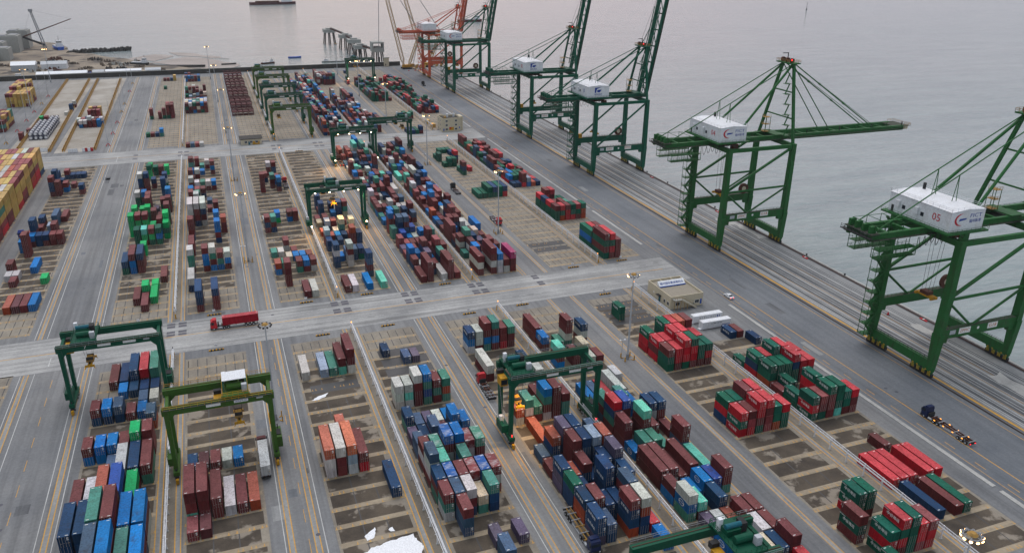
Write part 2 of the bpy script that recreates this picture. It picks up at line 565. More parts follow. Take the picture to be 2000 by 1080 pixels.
# steel plates where the gantries turn on the cross roads
mb = MB()
for xa in (-50.2, -24.1, -20.3, 33.4, 37.3, 60.6, 64.4, 87.8, 91.5, 115.3):
    for yb in (272.6, 274.8, 279.2, 281.4):
        if xa in (-50.2,) and yb > 276: yb -= 3
        mb.sheet(xa - 1.35, xa + 1.35, yb - .85, yb + .85, .020, G['plate'])
    for yb in (534, 536.2, 543, 545.2):
        mb.sheet(xa - 1.35, xa + 1.35, yb - .85, yb + .85, .020, G['plate'])
tag(mb.build('steel_plate'), kind=ST)
# pale fenced pads on the far left
sheets('pavement', [(-126.5, -103, 566, 868), (-99, -76.5, 564, 866)], G['pale'], .017)
# stains and drifted white spill
mb = MB()
for x, y, w_, h_ in ((232, 316, 6, 12), (231, 190, 5, 9), (234.5, 300, 3, 22), (226, 150, 6, 14)):
    blob(mb, [(x - w_ / 2, y - h_ / 2), (x + w_ / 2, y - h_ / 2), (x + w_ / 2, y + h_ / 2), (x - w_ / 2, y + h_ / 2)], .02, G['kerb'], 1)
tag(mb.build('pale_stain'), kind=ST)

# repaired patches and covers in the traffic lanes
pt = MB()
for i in range(70):
    x, y = rg.choice(((-60, 30), (-56, 20), (7, 14), (48, 0), (62, 6), (116, 6), (182, 14), (192, 18), (7, 12)))[0] + rg.uniform(-6, 6), rg.uniform(90, 700)
    if 250 < y < 290 or 515 < y < 565: continue
    w_, h_ = rg.uniform(1.2, 4), rg.uniform(2, 12)
    pt.sheet(x - w_ / 2, x + w_ / 2, y, y + h_, .0048, rg.choice((G['apron'], G['quay'], G['strip'])))
tag(pt.build('asphalt_patch'), kind=ST)
cv_ = MB()
for i in range(60):
    x, y = rg.choice((-57, -56, 7, 7.4, 62.5, 117, 183, 190)) + rg.uniform(-4, 4), rg.uniform(90, 520)
    n = 12
    cv_.add([(x + math.cos(2 * math.pi * j / n) * .55, y + math.sin(2 * math.pi * j / n) * .55, .019) for j in range(n)], [tuple(range(n))], G['plate'])
tag(cv_.build('manhole_cover'), kind=ST)

# ---------------------------------------------------------------- shipping containers
COL = {  # linear paint colours, name
 'm': ((.115, .021, .022), 'maroon'), 'x': ((.075, .020, .024), 'dark plum'), 'r': ((.40, .008, .018), 'bright red'), 'p': ((.20, .034, .038), 'faded red'),
 'M': ((.26, .010, .09), 'magenta'), 'o': ((.27, .045, .016), 'rust orange'), 'O': ((.42, .10, .045), 'pale orange'), 'n': ((.007, .036, .095), 'navy'),
 'b': ((.002, .118, .335), 'bright blue'), 'v': ((.018, .058, .23), 'royal blue'), 'u': ((.040, .080, .140), 'slate blue'), 'q': ((.085, .065, .11), 'grey purple'),
 's': ((.22, .29, .37), 'pale grey blue'), 'g': ((.003, .080, .050), 'dark green'), 'G': ((.004, .31, .09), 'bright green'), 't': ((.042, .175, .135), 'sea green'),
 'a': ((.09, .42, .32), 'mint'), 'w': ((.40, .40, .385), 'off white'), 'c': ((.46, .40, .29), 'cream'), 'y': ((.42, .27, .07), 'yellow'),
 'B': ((.012, .085, .28), 'white streaked blue'), 'R': ((.16, .02, .025), 'white streaked maroon'), 'T': ((.06, .22, .17), 'white streaked green'),
}
def container_mat(name, attr):
    m = bpy.data.materials.new(name)
    t, b = nodes(m)
    if attr:
        a = N(t, 'ShaderNodeVertexColor', layer_name='paint')
        col, rnd = a.outputs[0], a.outputs[1]
        pos = N(t, 'ShaderNodeTexCoord').outputs['Object']
    else:
        a = N(t, 'ShaderNodeObjectInfo')
        col, rnd = a.outputs['Color'], a.outputs['Random']
        v = N(t, 'ShaderNodeVectorMath', operation='SCALE')
        cc = N(t, 'ShaderNodeCombineXYZ')
        for i in range(3): t.links.new(rnd, cc.inputs[i])
        t.links.new(cc.outputs[0], v.inputs[0])
        v.inputs['Scale'].default_value = 57
        ad = N(t, 'ShaderNodeVectorMath', operation='ADD')
        t.links.new(N(t, 'ShaderNodeTexCoord').outputs['Object'], ad.inputs[0])
        t.links.new(v.outputs[0], ad.inputs[1])
        pos = ad.outputs[0]
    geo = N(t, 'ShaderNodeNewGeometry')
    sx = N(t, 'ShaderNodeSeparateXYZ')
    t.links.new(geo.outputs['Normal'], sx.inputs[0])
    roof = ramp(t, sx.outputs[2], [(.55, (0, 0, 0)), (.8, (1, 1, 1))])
    # weathered, chalked, rusting roofs; sky brightness on top is in the colour too
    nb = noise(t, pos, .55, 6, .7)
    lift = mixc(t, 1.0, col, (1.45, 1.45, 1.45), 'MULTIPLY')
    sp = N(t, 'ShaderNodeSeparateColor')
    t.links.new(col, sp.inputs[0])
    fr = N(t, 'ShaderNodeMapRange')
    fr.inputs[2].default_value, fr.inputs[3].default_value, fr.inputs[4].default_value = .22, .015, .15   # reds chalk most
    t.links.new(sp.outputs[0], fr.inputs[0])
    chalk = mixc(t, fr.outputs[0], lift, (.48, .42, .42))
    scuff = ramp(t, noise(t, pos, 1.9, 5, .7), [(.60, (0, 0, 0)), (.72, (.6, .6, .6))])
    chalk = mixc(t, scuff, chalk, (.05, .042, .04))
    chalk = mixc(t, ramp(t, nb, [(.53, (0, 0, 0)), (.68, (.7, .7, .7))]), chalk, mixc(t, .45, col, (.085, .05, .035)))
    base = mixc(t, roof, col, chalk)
    # streaks and grime on the walls
    mp = N(t, 'ShaderNodeMapping')
    mp.inputs['Scale'].default_value = (1.6, 1.6, .22)
    t.links.new(pos, mp.inputs[0])
    st = ramp(t, noise(t, mp.outputs[0], 1.5, 5, .65), [(.44, (1.08, 1.08, 1.08)), (.74, (.50, .48, .46))])
    base = mixc(t, 1, base, st, 'MULTIPLY')
    big = ramp(t, noise(t, pos, .18, 2), [(.3, (.84, .84, .84)), (.7, (1.14, 1.14, 1.14))])
    base = mixc(t, 1, base, big, 'MULTIPLY')
    t.links.new(base, b.inputs['Base Color'])
    b.inputs['Roughness'].default_value = .55
    b.inputs['Specular IOR Level'].default_value = .10
    return m
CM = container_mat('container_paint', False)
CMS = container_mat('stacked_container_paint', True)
# streaked, white dusted roofs
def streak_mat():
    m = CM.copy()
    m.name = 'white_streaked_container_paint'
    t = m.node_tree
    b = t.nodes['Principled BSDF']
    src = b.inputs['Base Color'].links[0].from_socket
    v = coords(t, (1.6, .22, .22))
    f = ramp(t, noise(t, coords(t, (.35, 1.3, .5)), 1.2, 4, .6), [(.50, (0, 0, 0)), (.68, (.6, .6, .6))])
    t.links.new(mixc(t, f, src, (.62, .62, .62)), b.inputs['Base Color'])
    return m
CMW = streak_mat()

def body_mesh(L, H, name, mat):
    """corrugated box, door opening at the -y end"""
    mb = MB()
    w = 1.219
    # corner posts and rails stand proud of the corrugated walls
    for sx in (-1, 1):
        xa, xb = sorted((sx * w, sx * (w - .13)))
        for y in (0, L - .13): mb.box(xa, xb, y, y + .13, 0, H, mat)
        mb.box(xa, sx * (w - .005) if sx > 0 else xb, .13, L - .13, 0, .17, mat) if sx > 0 else mb.box(xa, xb, .13, L - .13, 0, .17, mat)
        mb.box(xa, xb, .13, L - .13, H - .11, H, mat)
        n = int(L / .30)
        st = (L - .26) / n
        vs, fs = [], []
        for i in range(n):
            y = .13 + i * st
            for dy, dx in ((0, .012), (st * .34, .012), (st * .5, .055), (st * .84, .055)):
                vs += [(sx * (w - dx), y + dy, .17), (sx * (w - dx), y + dy, H - .11)]
        vs += [(sx * (w - .012), L - .13, .17), (sx * (w - .012), L - .13, H - .11)]
        k = len(vs) // 2
        for i in range(k - 1):
            q = (2 * i, 2 * i + 2, 2 * i + 3, 2 * i + 1)
            fs.append(q if sx > 0 else q[::-1])
        mb.add(vs, fs, mat)
    for y in (0.002, L - .132):
        mb.box(-w + .13, w - .13, y, y + .13, H - .12, H - .004, mat)
        mb.box(-w + .13, w - .13, y, y + .13, 0, .16, mat)
    # corrugated back wall
    vs, fs = [], []
    n = 9
    st = (2 * w - .26) / n
    for i in range(n):
        for dx, dy in ((0, .02), (st * .4, .02), (st * .5, .07), (st * .9, .07)):
            vs += [(-w + .13 + i * st + dx, L - dy, .16), (-w + .13 + i * st + dx, L - dy, H - .12)]
    k = len(vs) // 2
    fs = [(2 * i + 2, 2 * i, 2 * i + 1, 2 * i + 3) for i in range(k - 1)]
    mb.add(vs, fs, mat)
    # roof with shallow ribs
    n = int(L / .75)
    st = (L - .26) / n
    for i in range(n):
        y = .13 + i * st
        mb.sheet(-w + .13, w - .13, y, y + st * .55, H - .035, mat)
        mb.sheet(-w + .13, w - .13, y + st * .55, y + st, H - .012, mat)
    mb.sheet(-w + .13, w - .13, .13, L - .13, H - .05, mat)
    mb.add([(-w + .13, .13, .05), (w - .13, .13, .05), (w - .13, L - .13, .05), (-w + .13, L - .13, .05)], [(3, 2, 1, 0)], mat)
    for y in (.32, L - .5):                 # number plates painted on the roof ends
        mb.sheet(.35, .95, y, y + .16, H - .005, M['txtwhite'])
    mb.sheet(-.9, -.6, .3, .55, H - .005, M['rod'])
    for sx in (-1, 1):                     # corner castings
        for y in (-.012, L - .17):
            for z in (0, H - .12):
                xa, xb = sorted((sx * (w + .012), sx * (w - .16)))
                mb.box(xa, xb, y, y + .182, z, z + .125, mat)
    return mb.mesh(name)

def door_mesh(side, H, mat, name):
    mb = MB()
    w = 1.219 - .13
    xa, xb = (-w, -.012) if side < 0 else (.012, w)
    mb.box(xa, xb, .03, .075, .17, H - .125, mat)
    n = 5
    hh = (H - .30) / n
    for i in range(n):
        mb.box(xa + .07, xb - .07, .018, .03, .19 + i * hh, .19 + i * hh + hh * .72, mat)
    for f in (.27, .74):
        x = xa + (xb - xa) * f
        mb.box(x - .022, x + .022, -.03, .012, .12, H - .10, M['rod'])
        mb.box(x - .06, x + .06, -.02, .01, .16, .24, M['rod'])
        mb.box(x - .06, x + .06, -.02, .01, H - .26, H - .18, M['rod'])
        mb.box(x, x + .34, -.02, .005, 1.02 + .1 * f, 1.07 + .1 * f, M['rod'])
    if side > 0:
        mb.box(xb - .52, xb - .1, .010, .018, H - .62, H - .34, M['txtwhite'])
        mb.box(xb - .52, xb - .12, .010, .018, H - 1.05, H - .80, M['txtwhite'])
        mb.box(xb - .34, xb - .12, .010, .018, .95, 1.15, M['yellow'])
    return mb.mesh(name)

LEN = {False: 6.058, True: 12.192}
HGT = {False: 2.591, True: 2.86}
MESH = {}
for L_ in (False, True):
    for mt in (CM, CMW):
        MESH[('body', L_, mt.name)] = body_mesh(LEN[L_], HGT[L_] - .015, 'container_body', mt)
        for s_ in (-1, 1):
            MESH[('door', L_, mt.name, s_)] = door_mesh(s_, HGT[L_] - .015, mt, 'container_door')

# lettering on the side walls, shared by all copies
_mk = {}
def marking_mesh(kind, L):
    key = (kind, L)
    if key in _mk: return _mk[key]
    ln, H = LEN[L], HGT[L]
    if kind == 'big':      # four large characters along the side
        mb = None
        parts = []
        for i, ch in enumerate('中谷海运'):
            o = text(ch, .95, M['txtwhite'], None, face(-1.235, ln * .74 - i * ln * .155, H * .56, '-x'), extr=.006)
            parts.append(o)
        o2 = text('ZHONGGU', .36, M['txtwhite'], None, face(-1.235, ln * .86, H * .87, '-x'), extr=.006)
        parts.append(o2)
    elif kind == 'navy':
        parts = [text(ch, .85, M['txtwhite'], None, face(-1.235, ln * (.72 - i * .16), H * (.60), '-x'), extr=.006) for i, ch in enumerate('信风海运')]
        parts += [text(ch, .26, M['txtwhite'], None, face(-1.235, ln * .93, H * .86 - i * .3, '-x'), extr=.006) for i, ch in enumerate('TRAWIND')]
    elif kind == 'oval':
        mb = MB()
        n = 28
        vs = []
        for r_ in (1, .86):
            for i in range(n):
                a = 2 * math.pi * i / n
                vs.append((-1.235, ln * .5 + math.cos(a) * 1.15 * r_, H * .5 + math.sin(a) * .82 * r_))
        mb.add(vs, [((i + 1) % n, i, n + i, n + (i + 1) % n) for i in range(n)], M['txtwhite'])
        parts = [mb.build('marking'), text('ANTONG', .48, M['txtwhite'], None, face(-1.235, ln * .5, H * .5, '-x'), extr=.006)]
    else:                  # column of small code letters by the far corner
        parts = [text('T', .3, M['txtwhite'], None, face(-1.235, ln * .93, H * .86, '-x'), extr=.006)]
        for i, ch in enumerate('EXTE'):
            parts.append(text(ch, .3, M['txtwhite'], None, face(-1.235, ln * .93, H * .86 - (i + 1) * .3, '-x'), extr=.006)) if i < 3 else None
        parts = [p for p in parts if p]
    vs, fs = [], []
    for o in parts:
        b_ = len(vs)
        vs += [tuple(v.co) for v in o.data.vertices]
        fs += [tuple(b_ + i for i in p.vertices) for p in o.data.polygons]
        bpy.data.objects.remove(o)
    me = bpy.data.meshes.new('container_marking')
    me.from_pydata(vs, [], fs)
    me.materials.append(M['txtwhite'])
    me.update()
    _mk[key] = me
    return me

DATA = """
AL 3L 2=uuub 3=bmbm 4=tbm 5=bmn
AL 5L 0=nnm 1=nnm 2=tbbm 3=mmtm 4=bmm 5=bmw
AL 7L 0=mn 1=wm 2=omn 3=vnm 4=Gm
AL 9L 2=u 3=wm 4=nm 5=mt
AL 11 0=mb 1=bb 2=bn 3=mn 4=Gmm 5=mmm
AL 13 5=uo
AL 14 0=mn 1=bn 2=un 3=m 4=b
AL 15 4=u 5=w
AL 16 2=b 3=n 4=n 5=n
AL 17L 1=m 2=n 3=nn 4=rm 5=tt
AR 5 0=p 1=x
AR 6L 0=mma 1=mmm 2=mm 3=w 4=m 5=o
AR 9 0=n 1=x 2=m 3=w 4=b
BL 5L 5=n
BL 7L 0=Oww 1=wmm 2=Osw 3=mr
BL 9L 2=O
BL 15L 0=w 2=s 3=t 4=ma 5=mmw
BR -1 2=u
BR 0 3=uu
BR 1 3=q 5=q
BR 2 1=muu
BR 3 0=mtw 1=uuu 2=wmn 3=ct 4=tnn
BR 4 0=nmt 1=Bnn 2=mmm 3=Rmm 4=Bbm 5=Rwo
BR 5 0=uwwm 1=aaw 3=tbm
BR 6 0=mwm 1=Ttm 2=Bmwm 3=bmww 4=Rwm 5=Tmm
BR 7 0=uu
BR 8 0=q 1=n 2=uq 3=x 4=bnn 5=bn
BR 9 0=nt 1=u 2=q 3=w 4=b
BR 11 0=www 1=waw 2=wmmm 3=btvt 4=mtm 5=tot
BR 15 3=u 4=q
BR 16 1=n
CL -1 5=b
CL 0 0=nnq 1=un 3=mnno 4=wonn 5=r
CL 1 0=noo 1=mnn 2=nn 3=nn 4=umnn
CL 2 0=gnn 1=nn 3=nnnn 5=nnn
CL 3 0=nqq 1=om 2=mnn 3=n 4=nnn 5=qnnn
CL 4 0=m 2=mmmm 3=nuuu 4=suun 5=omnn
CL 5 0=u 1=onu 2=qunm 3=nnnn 5=unn
CL 6L 1=o
CL 8 0=ow 1=two 2=tm 3=btmw 4=mmmm 5=mtt
CL 9 2=m 3=mm
CL 11 5=wm
CL 12L 0=wm
CL 13 5=n
CL 15 0=nbw 1=wwm 2=mmbt 3=tmbm 4=mmr 5=tmm
CR -4 5=rm 4=u
CR -3 3=cc 4=nn 5=mmm
CR -2 1=bb 4=wm 5=mm
CR -1 1=q 2=w 3=o 4=mm 5=mm
CR 0 0=wbt 1=am 3=nn
CR 1 0=mb 2=b 3=bb 4=vv 5=mmt
CR 2L 0=mm 1=mw 2=m 3=mm 5=a
CR 4 0=b 1=tt 2=tt 3=t 5=mmu
CR 5 0=mmm 2=ammm 3=mm 5=m
CR 6 0=rntm 1=vmmm 4=nwm 5=nmm
CR 7 0=tmu 2=tmm 3=bb
CR 8L 0=b 1=u 2=r 3=ww
CR 10 5=w
CR 12 0=amb 2=mm 3=ctn 4=w 5=m
CR 14 0=bm 2=t 3=mmwt 5=nwm
CR 15L 0=mm
DL -5 0=gr
DL -4 1=grg 2=rgrm 3=gggg 4=rrp 5=prr
DL -3 0=mgm
DL -2 2=ggr 3=ggm
DL 4 0=rgr 1=mpr 2=rrmg 3=rmpp 4=ggo 5=rgg
DL 5 0=grn 1=gmm 2=mmmm 3=rrmm 4=ggm
DL 10 0=mgg 1=rrm 2=rrrg 3=grrm 4=ggm 5=grm
DL 11 0=rmr 1=rmm 2=rrmm 3=rrgm 5=rmm
DL 12 0=grr 2=ggmm 3=rmmm 4=oomm 5=mmmm
DL 16 1=gg
DR -3L 0=n 2=m 3=g
DR -1L 0=r 1=r 2=r 4=r 5=r
DR 1 3=m
DR 4 0=grg 1=pmg 2=gmpm 3=ggga 4=ggm 5=rmm
DR 5 0=gg 1=m 2=grrm
DR 6 0=m 1=gn
DR 7 0=ggo 1=ggm 2=ggg 3=rngg 4=rmm 5=rmm
DR 8 0=gnr 1=rmm 2=ggmm 3=rmgg 4=rm 5=rmm
DR 9 0=g
DR 11 5=n
DR 12 3=n 4=m
"""
MID = [
(0, 1, 3, 1, 0), (0, 2, 2, 1, 0), (0, 2, 4, 1, 14), (0, 3, 3, 0, 14, 13), (0, 4, 4, 0, 14), (0, 5, 5, 1, 0), (0, 7, 0, 1, 7, 13),
(0, 7, 1, 1, 0, 8, 8), (0, 7, 2, 1, 7, 0, 0), (0, 10, 2, 0, 14, 14), (0, 12, 1, 0, 13, 13, 13), (0, 12, 2, 0, 16, 14, 0), (0, 12, 3, 0, 0, 14, 13),
(0, 12, 4, 0, 13, 8, 13), (0, 13, 5, 0, 14, 13, 14), (0, 14, 0, 0, 14, 14, 14, 14), (0, 14, 1, 0, 0, 14, 0, 14), (0, 14, 2, 0, 0, 14, 14, 13),
(0, 14, 3, 0, 14, 14), (0, 14, 4, 0, 0, 13, 13), (0, 14, 5, 0, 14, 13, 14, 0), (0, 16, 3, 0, 0, 0, 0), (0, 16, 4, 0, 0, 0),
(0, 16, 5, 0, 0, 13, 13, 0), (0, 17, 0, 0, 14, 0, 13), (0, 17, 2, 0, 14, 13, 13), (0, 17, 4, 0, 14), (0, 18, 1, 0, 14, 0),
(0, 18, 2, 0, 0, 0, 13, 13), (0, 19, 2, 0, 0, 0, 0, 0), (0, 19, 3, 0, 11), (0, 19, 5, 0, 0, 0, 0), (0, 20, 4, 0, 0, 13), (0, 20, 5, 0, 8, 8, 13, 13),
(0, 21, 0, 0, 17, 13, 13), (0, 21, 1, 0, 8, 0, 13), (0, 22, 0, 0, 14), (0, 23, 4, 0, 7, 7, 7, 7), (0, 25, 0, 0, 17, 7, 7, 0),
(0, 25, 1, 0, 7, 0, 0, 0), (0, 26, 0, 0, 15, 7, 0), (0, 26, 2, 0, 7, 0), (0, 26, 4, 0, 7, 17, 13), (0, 29, 1, 0, 13, 14, 14), (0, 30, 2, 0, 13, 13),
(0, 30, 3, 0, 0, 0), (0, 30, 4, 0, 14, 14), (0, 31, 1, 0, 14, 0), (1, 0, 1, 1, 7, 7, 0), (1, 0, 3, 1, 7, 0, 0), (1, 3, 0, 1, 17, 7),
(1, 6, 0, 0, 17, 15, 15, 0), (1, 6, 2, 0, 0, 8, 8, 0), (1, 6, 3, 0, 17, 15, 0, 8), (1, 6, 4, 0, 0, 15, 8), (1, 6, 5, 0, 17, 8, 0),
(1, 7, 3, 0, 5, 0, 0), (1, 9, 0, 1, 0, 0), (1, 11, 4, 0, 8, 8, 0, 7), (1, 12, 0, 0, 0, 0, 0, 7), (1, 13, 0, 0, 0, 0, 0), (1, 13, 4, 0, 8, 8, 0, 0),
(1, 13, 5, 0, 5, 0, 0), (1, 14, 5, 0, 5, 0), (1, 15, 0, 1, 17, 17, 0, 0), (1, 15, 1, 1, 17, 0, 0, 7), (1, 15, 2, 1, 17, 7, 0, 17),
(1, 18, 1, 0, 17, 17, 0, 0), (1, 18, 3, 0, 0), (1, 18, 4, 0, 0, 0), (1, 20, 0, 0, 0, 0, 0), (1, 20, 3, 0, 10), (1, 21, 0, 0, 8, 0, 8),
(1, 21, 1, 0, 15, 7), (1, 22, 0, 0, 8, 0), (1, 22, 1, 0, 2, 0), (1, 22, 2, 0, 0, 7), (1, 24, 0, 0, 17, 0, 0), (1, 24, 1, 0, 17, 17),
(1, 24, 2, 0, 15, 0), (1, 24, 3, 0, 17, 0), (1, 24, 4, 0, 8, 0), (1, 25, 0, 0, 0, 0, 0, 0), (1, 27, 0, 0, 0), (1, 28, 0, 0, 8, 0),
(1, 28, 1, 0, 17, 0), (1, 29, 0, 0, 0, 15, 0, 0), (1, 29, 2, 0, 8), (1, 29, 4, 0, 0, 8, 0), (1, 31, 2, 0, 15), (1, 31, 3, 0, 17, 0),
(1, 32, 0, 0, 0, 15), (1, 32, 1, 0, 0, 0), (2, 0, 3, 1, 0), (2, 0, 4, 1, 17), (2, 2, 1, 0, 0, 0, 0, 0), (2, 4, 0, 0, 5, 8), (2, 4, 1, 0, 15, 0),
(2, 4, 3, 0, 0, 15), (2, 4, 4, 0, 8, 0), (2, 4, 5, 0, 0, 17), (2, 6, 2, 0, 18), (2, 6, 3, 0, 8), (2, 6, 4, 0, 8), (2, 6, 5, 0, 0), (2, 7, 0, 0, 15),
(2, 7, 1, 0, 17), (2, 7, 3, 0, 0), (2, 8, 2, 0, 0, 17), (2, 12, 0, 0, 0, 7, 0), (2, 12, 1, 0, 15, 0, 7), (2, 14, 0, 0, 17), (2, 14, 2, 0, 8, 14),
(2, 14, 4, 0, 0, 8), (2, 14, 5, 0, 0, 0), (2, 22, 1, 0, 0, 0, 0, 0), (2, 22, 4, 0, 8, 7, 0), (2, 23, 3, 0, 15, 0, 0), (2, 24, 4, 0, 0, 8),
(2, 25, 2, 0, 0, 7), (2, 27, 3, 0, 17, 0, 0), (2, 27, 4, 0, 0, 7, 7), (3, 0, 0, 1, 0), (3, 0, 1, 1, 17), (3, 0, 3, 1, 8), (3, 0, 5, 1, 16),
(3, 2, 4, 0, 7, 10, 0, 10), (3, 4, 0, 0, 7, 17, 7, 7), (3, 4, 2, 0, 17, 0, 17, 17), (3, 5, 1, 0, 8), (3, 5, 2, 0, 10, 7), (3, 5, 3, 0, 10, 7),
(3, 5, 4, 0, 7, 13), (3, 7, 0, 0, 7, 7), (3, 8, 0, 0, 12, 0, 0), (3, 8, 2, 0, 7), (3, 8, 4, 0, 5, 0, 0), (3, 8, 5, 0, 7, 7), (3, 9, 1, 0, 0),
(3, 9, 2, 0, 8), (3, 9, 3, 0, 7), (3, 9, 4, 0, 0), (3, 10, 0, 0, 5), (3, 10, 2, 0, 17), (3, 10, 3, 0, 18, 15, 7), (3, 11, 1, 0, 12, 7),
(3, 11, 2, 0, 0, 0), (3, 11, 5, 0, 18, 15), (3, 12, 0, 0, 18), (3, 12, 1, 0, 0, 0), (3, 12, 4, 0, 0), (3, 13, 0, 0, 0), (3, 14, 1, 0, 7, 7, 10),
(3, 14, 3, 0, 8), (3, 14, 4, 0, 10, 7, 7), (3, 14, 5, 0, 2, 15, 18), (3, 15, 1, 0, 0), (3, 15, 3, 0, 7, 0), (3, 16, 1, 0, 7, 7, 7), (4, 0, 0, 1, 0),
(4, 0, 1, 1, 0, 0, 0), (4, 0, 3, 1, 17), (4, 0, 4, 1, 0, 0, 0), (4, 0, 5, 1, 0), (4, 1, 2, 0, 0, 7), (4, 2, 0, 0, 0, 7), (4, 2, 1, 0, 17),
(4, 2, 2, 0, 11, 8, 0), (4, 2, 3, 0, 2), (4, 2, 4, 0, 15, 7, 15), (4, 2, 5, 0, 0, 7), (4, 3, 0, 0, 8, 7, 7), (4, 3, 1, 0, 8, 7),
(4, 3, 2, 0, 0, 7, 7, 7), (4, 3, 3, 0, 8), (4, 3, 4, 0, 2, 0, 2, 7), (4, 3, 5, 0, 0, 0, 0), (4, 4, 0, 0, 2), (4, 4, 1, 0, 0, 0), (4, 4, 3, 0, 0),
(4, 4, 4, 0, 0, 0), (4, 4, 5, 0, 7, 0), (4, 5, 0, 0, 11), (4, 5, 1, 0, 0), (4, 5, 3, 0, 0), (4, 5, 4, 0, 0, 0, 0, 0), (4, 5, 5, 0, 18, 0),
(4, 6, 0, 0, 2, 2), (4, 6, 1, 0, 2), (4, 6, 2, 0, 0), (4, 6, 3, 0, 0), (4, 6, 4, 0, 0), (4, 6, 5, 0, 15, 16, 0), (4, 7, 1, 0, 9, 0), (4, 7, 2, 0, 8),
(4, 7, 3, 0, 17), (4, 7, 4, 0, 8, 0), (4, 7, 5, 0, 0), (4, 8, 0, 0, 15, 15), (4, 8, 1, 0, 10, 7, 10, 0), (4, 8, 2, 0, 10, 0, 10, 0),
(4, 8, 3, 0, 9, 15), (4, 9, 0, 0, 8, 0, 0, 0), (4, 9, 1, 0, 0), (4, 9, 2, 0, 18), (4, 10, 1, 0, 0, 0), (4, 10, 2, 0, 0, 2), (4, 11, 0, 0, 8),
(4, 11, 1, 0, 8, 8, 0), (4, 11, 2, 0, 15, 0, 7), (4, 11, 4, 0, 0), (4, 11, 5, 0, 10, 0), (4, 12, 0, 0, 15), (4, 12, 1, 0, 0), (4, 12, 2, 0, 7, 0),
(4, 12, 4, 0, 7, 0), (4, 12, 5, 0, 0, 0, 0), (4, 13, 0, 0, 0, 8), (4, 13, 1, 0, 0, 0), (4, 13, 2, 0, 17, 0, 0), (4, 13, 3, 0, 0),
(4, 14, 0, 0, 0, 15), (4, 14, 3, 0, 0, 7), (4, 14, 4, 0, 17), (4, 14, 5, 0, 17), (4, 15, 0, 0, 0, 15), (4, 15, 1, 0, 17), (4, 15, 4, 0, 0, 0),
(4, 15, 5, 0, 10, 10), (4, 16, 0, 0, 17, 17, 17), (4, 16, 1, 0, 0, 7), (4, 16, 5, 0, 7), (4, 16, 4, 1, 0, 8), (4, 17, 1, 0, 0, 7, 0),
(4, 17, 2, 0, 17), (4, 17, 3, 0, 7), (4, 17, 5, 1, 17, 7), (4, 18, 2, 0, 15, 0, 15, 0), (4, 18, 4, 0, 0, 0, 0, 0), (4, 18, 3, 1, 2, 8),
(4, 19, 2, 0, 10, 11), (4, 19, 5, 0, 7, 9, 9, 9), (4, 20, 0, 0, 2), (4, 20, 1, 0, 7), (4, 20, 2, 0, 7, 7, 0), (4, 20, 4, 0, 7, 0), (4, 21, 0, 0, 2),
(4, 21, 1, 0, 0), (4, 21, 2, 0, 15), (4, 21, 3, 0, 0), (4, 21, 5, 0, 0), (4, 22, 0, 0, 1), (4, 22, 1, 0, 17), (4, 22, 2, 0, 0), (4, 22, 3, 0, 8, 0),
(4, 22, 4, 0, 0, 0), (4, 22, 5, 0, 16, 0), (4, 23, 0, 0, 8, 0), (4, 23, 1, 0, 0, 0), (4, 23, 3, 0, 15), (4, 23, 4, 0, 0, 0), (4, 24, 1, 0, 0),
(4, 24, 3, 0, 17, 0), (4, 24, 4, 0, 7), (4, 24, 5, 0, 0), (4, 25, 0, 0, 0, 0, 0), (4, 25, 1, 0, 16, 0), (4, 25, 5, 0, 0, 0, 7, 0), (4, 26, 0, 0, 17),
(4, 26, 1, 0, 0), (4, 26, 2, 0, 15), (4, 26, 5, 0, 8), (4, 27, 0, 0, 7), (4, 27, 1, 0, 17, 0), (4, 27, 2, 0, 7, 0), (4, 27, 3, 0, 7),
(4, 27, 4, 0, 7), (4, 27, 5, 0, 0), (4, 28, 0, 0, 10), (4, 28, 1, 0, 0, 7, 0), (4, 28, 2, 0, 7, 7, 7), (4, 28, 4, 0, 0, 8), (4, 28, 5, 0, 7, 7),
(4, 29, 0, 0, 0, 0), (4, 29, 4, 0, 0), (4, 29, 5, 0, 15, 0, 15), (4, 29, 1, 1, 0, 0, 7), (4, 30, 0, 0, 0), (4, 30, 4, 0, 0, 7), (4, 30, 5, 0, 2, 17),
(4, 31, 0, 1, 5, 0), (4, 31, 5, 1, 15, 7, 15), (4, 33, 4, 1, 16, 17), (4, 35, 5, 1, 8, 7), (5, 0, 0, 1, 0, 17, 0), (5, 0, 2, 1, 0, 0, 17, 0),
(5, 0, 3, 1, 8, 17, 17), (5, 0, 4, 1, 0, 17), (5, 0, 5, 1, 4, 0, 0), (5, 1, 1, 0, 0, 1), (5, 2, 1, 0, 8, 8, 0), (5, 2, 2, 0, 7), (5, 2, 3, 0, 11),
(5, 2, 4, 0, 0, 0), (5, 2, 5, 0, 15), (5, 3, 0, 0, 15), (5, 3, 1, 0, 1, 17, 0), (5, 3, 2, 0, 0, 11), (5, 3, 3, 0, 0), (5, 3, 4, 0, 0, 0, 0),
(5, 3, 5, 0, 0, 0), (5, 4, 0, 0, 0, 17, 0), (5, 4, 1, 0, 15, 0, 7, 0), (5, 4, 2, 0, 7, 0, 7), (5, 4, 3, 0, 11, 7), (5, 4, 4, 0, 0),
(5, 5, 0, 0, 0, 7), (5, 5, 1, 0, 2), (5, 5, 3, 0, 18, 0, 7), (5, 5, 4, 0, 10), (5, 6, 1, 0, 11), (5, 6, 3, 0, 0), (5, 6, 4, 0, 0), (5, 6, 5, 0, 0),
(5, 6, 0, 1, 0, 0, 0), (5, 7, 1, 0, 8, 8), (5, 7, 3, 0, 11), (5, 7, 4, 0, 0), (5, 7, 5, 1, 8, 8), (5, 8, 0, 0, 0), (5, 8, 1, 0, 0, 0, 7),
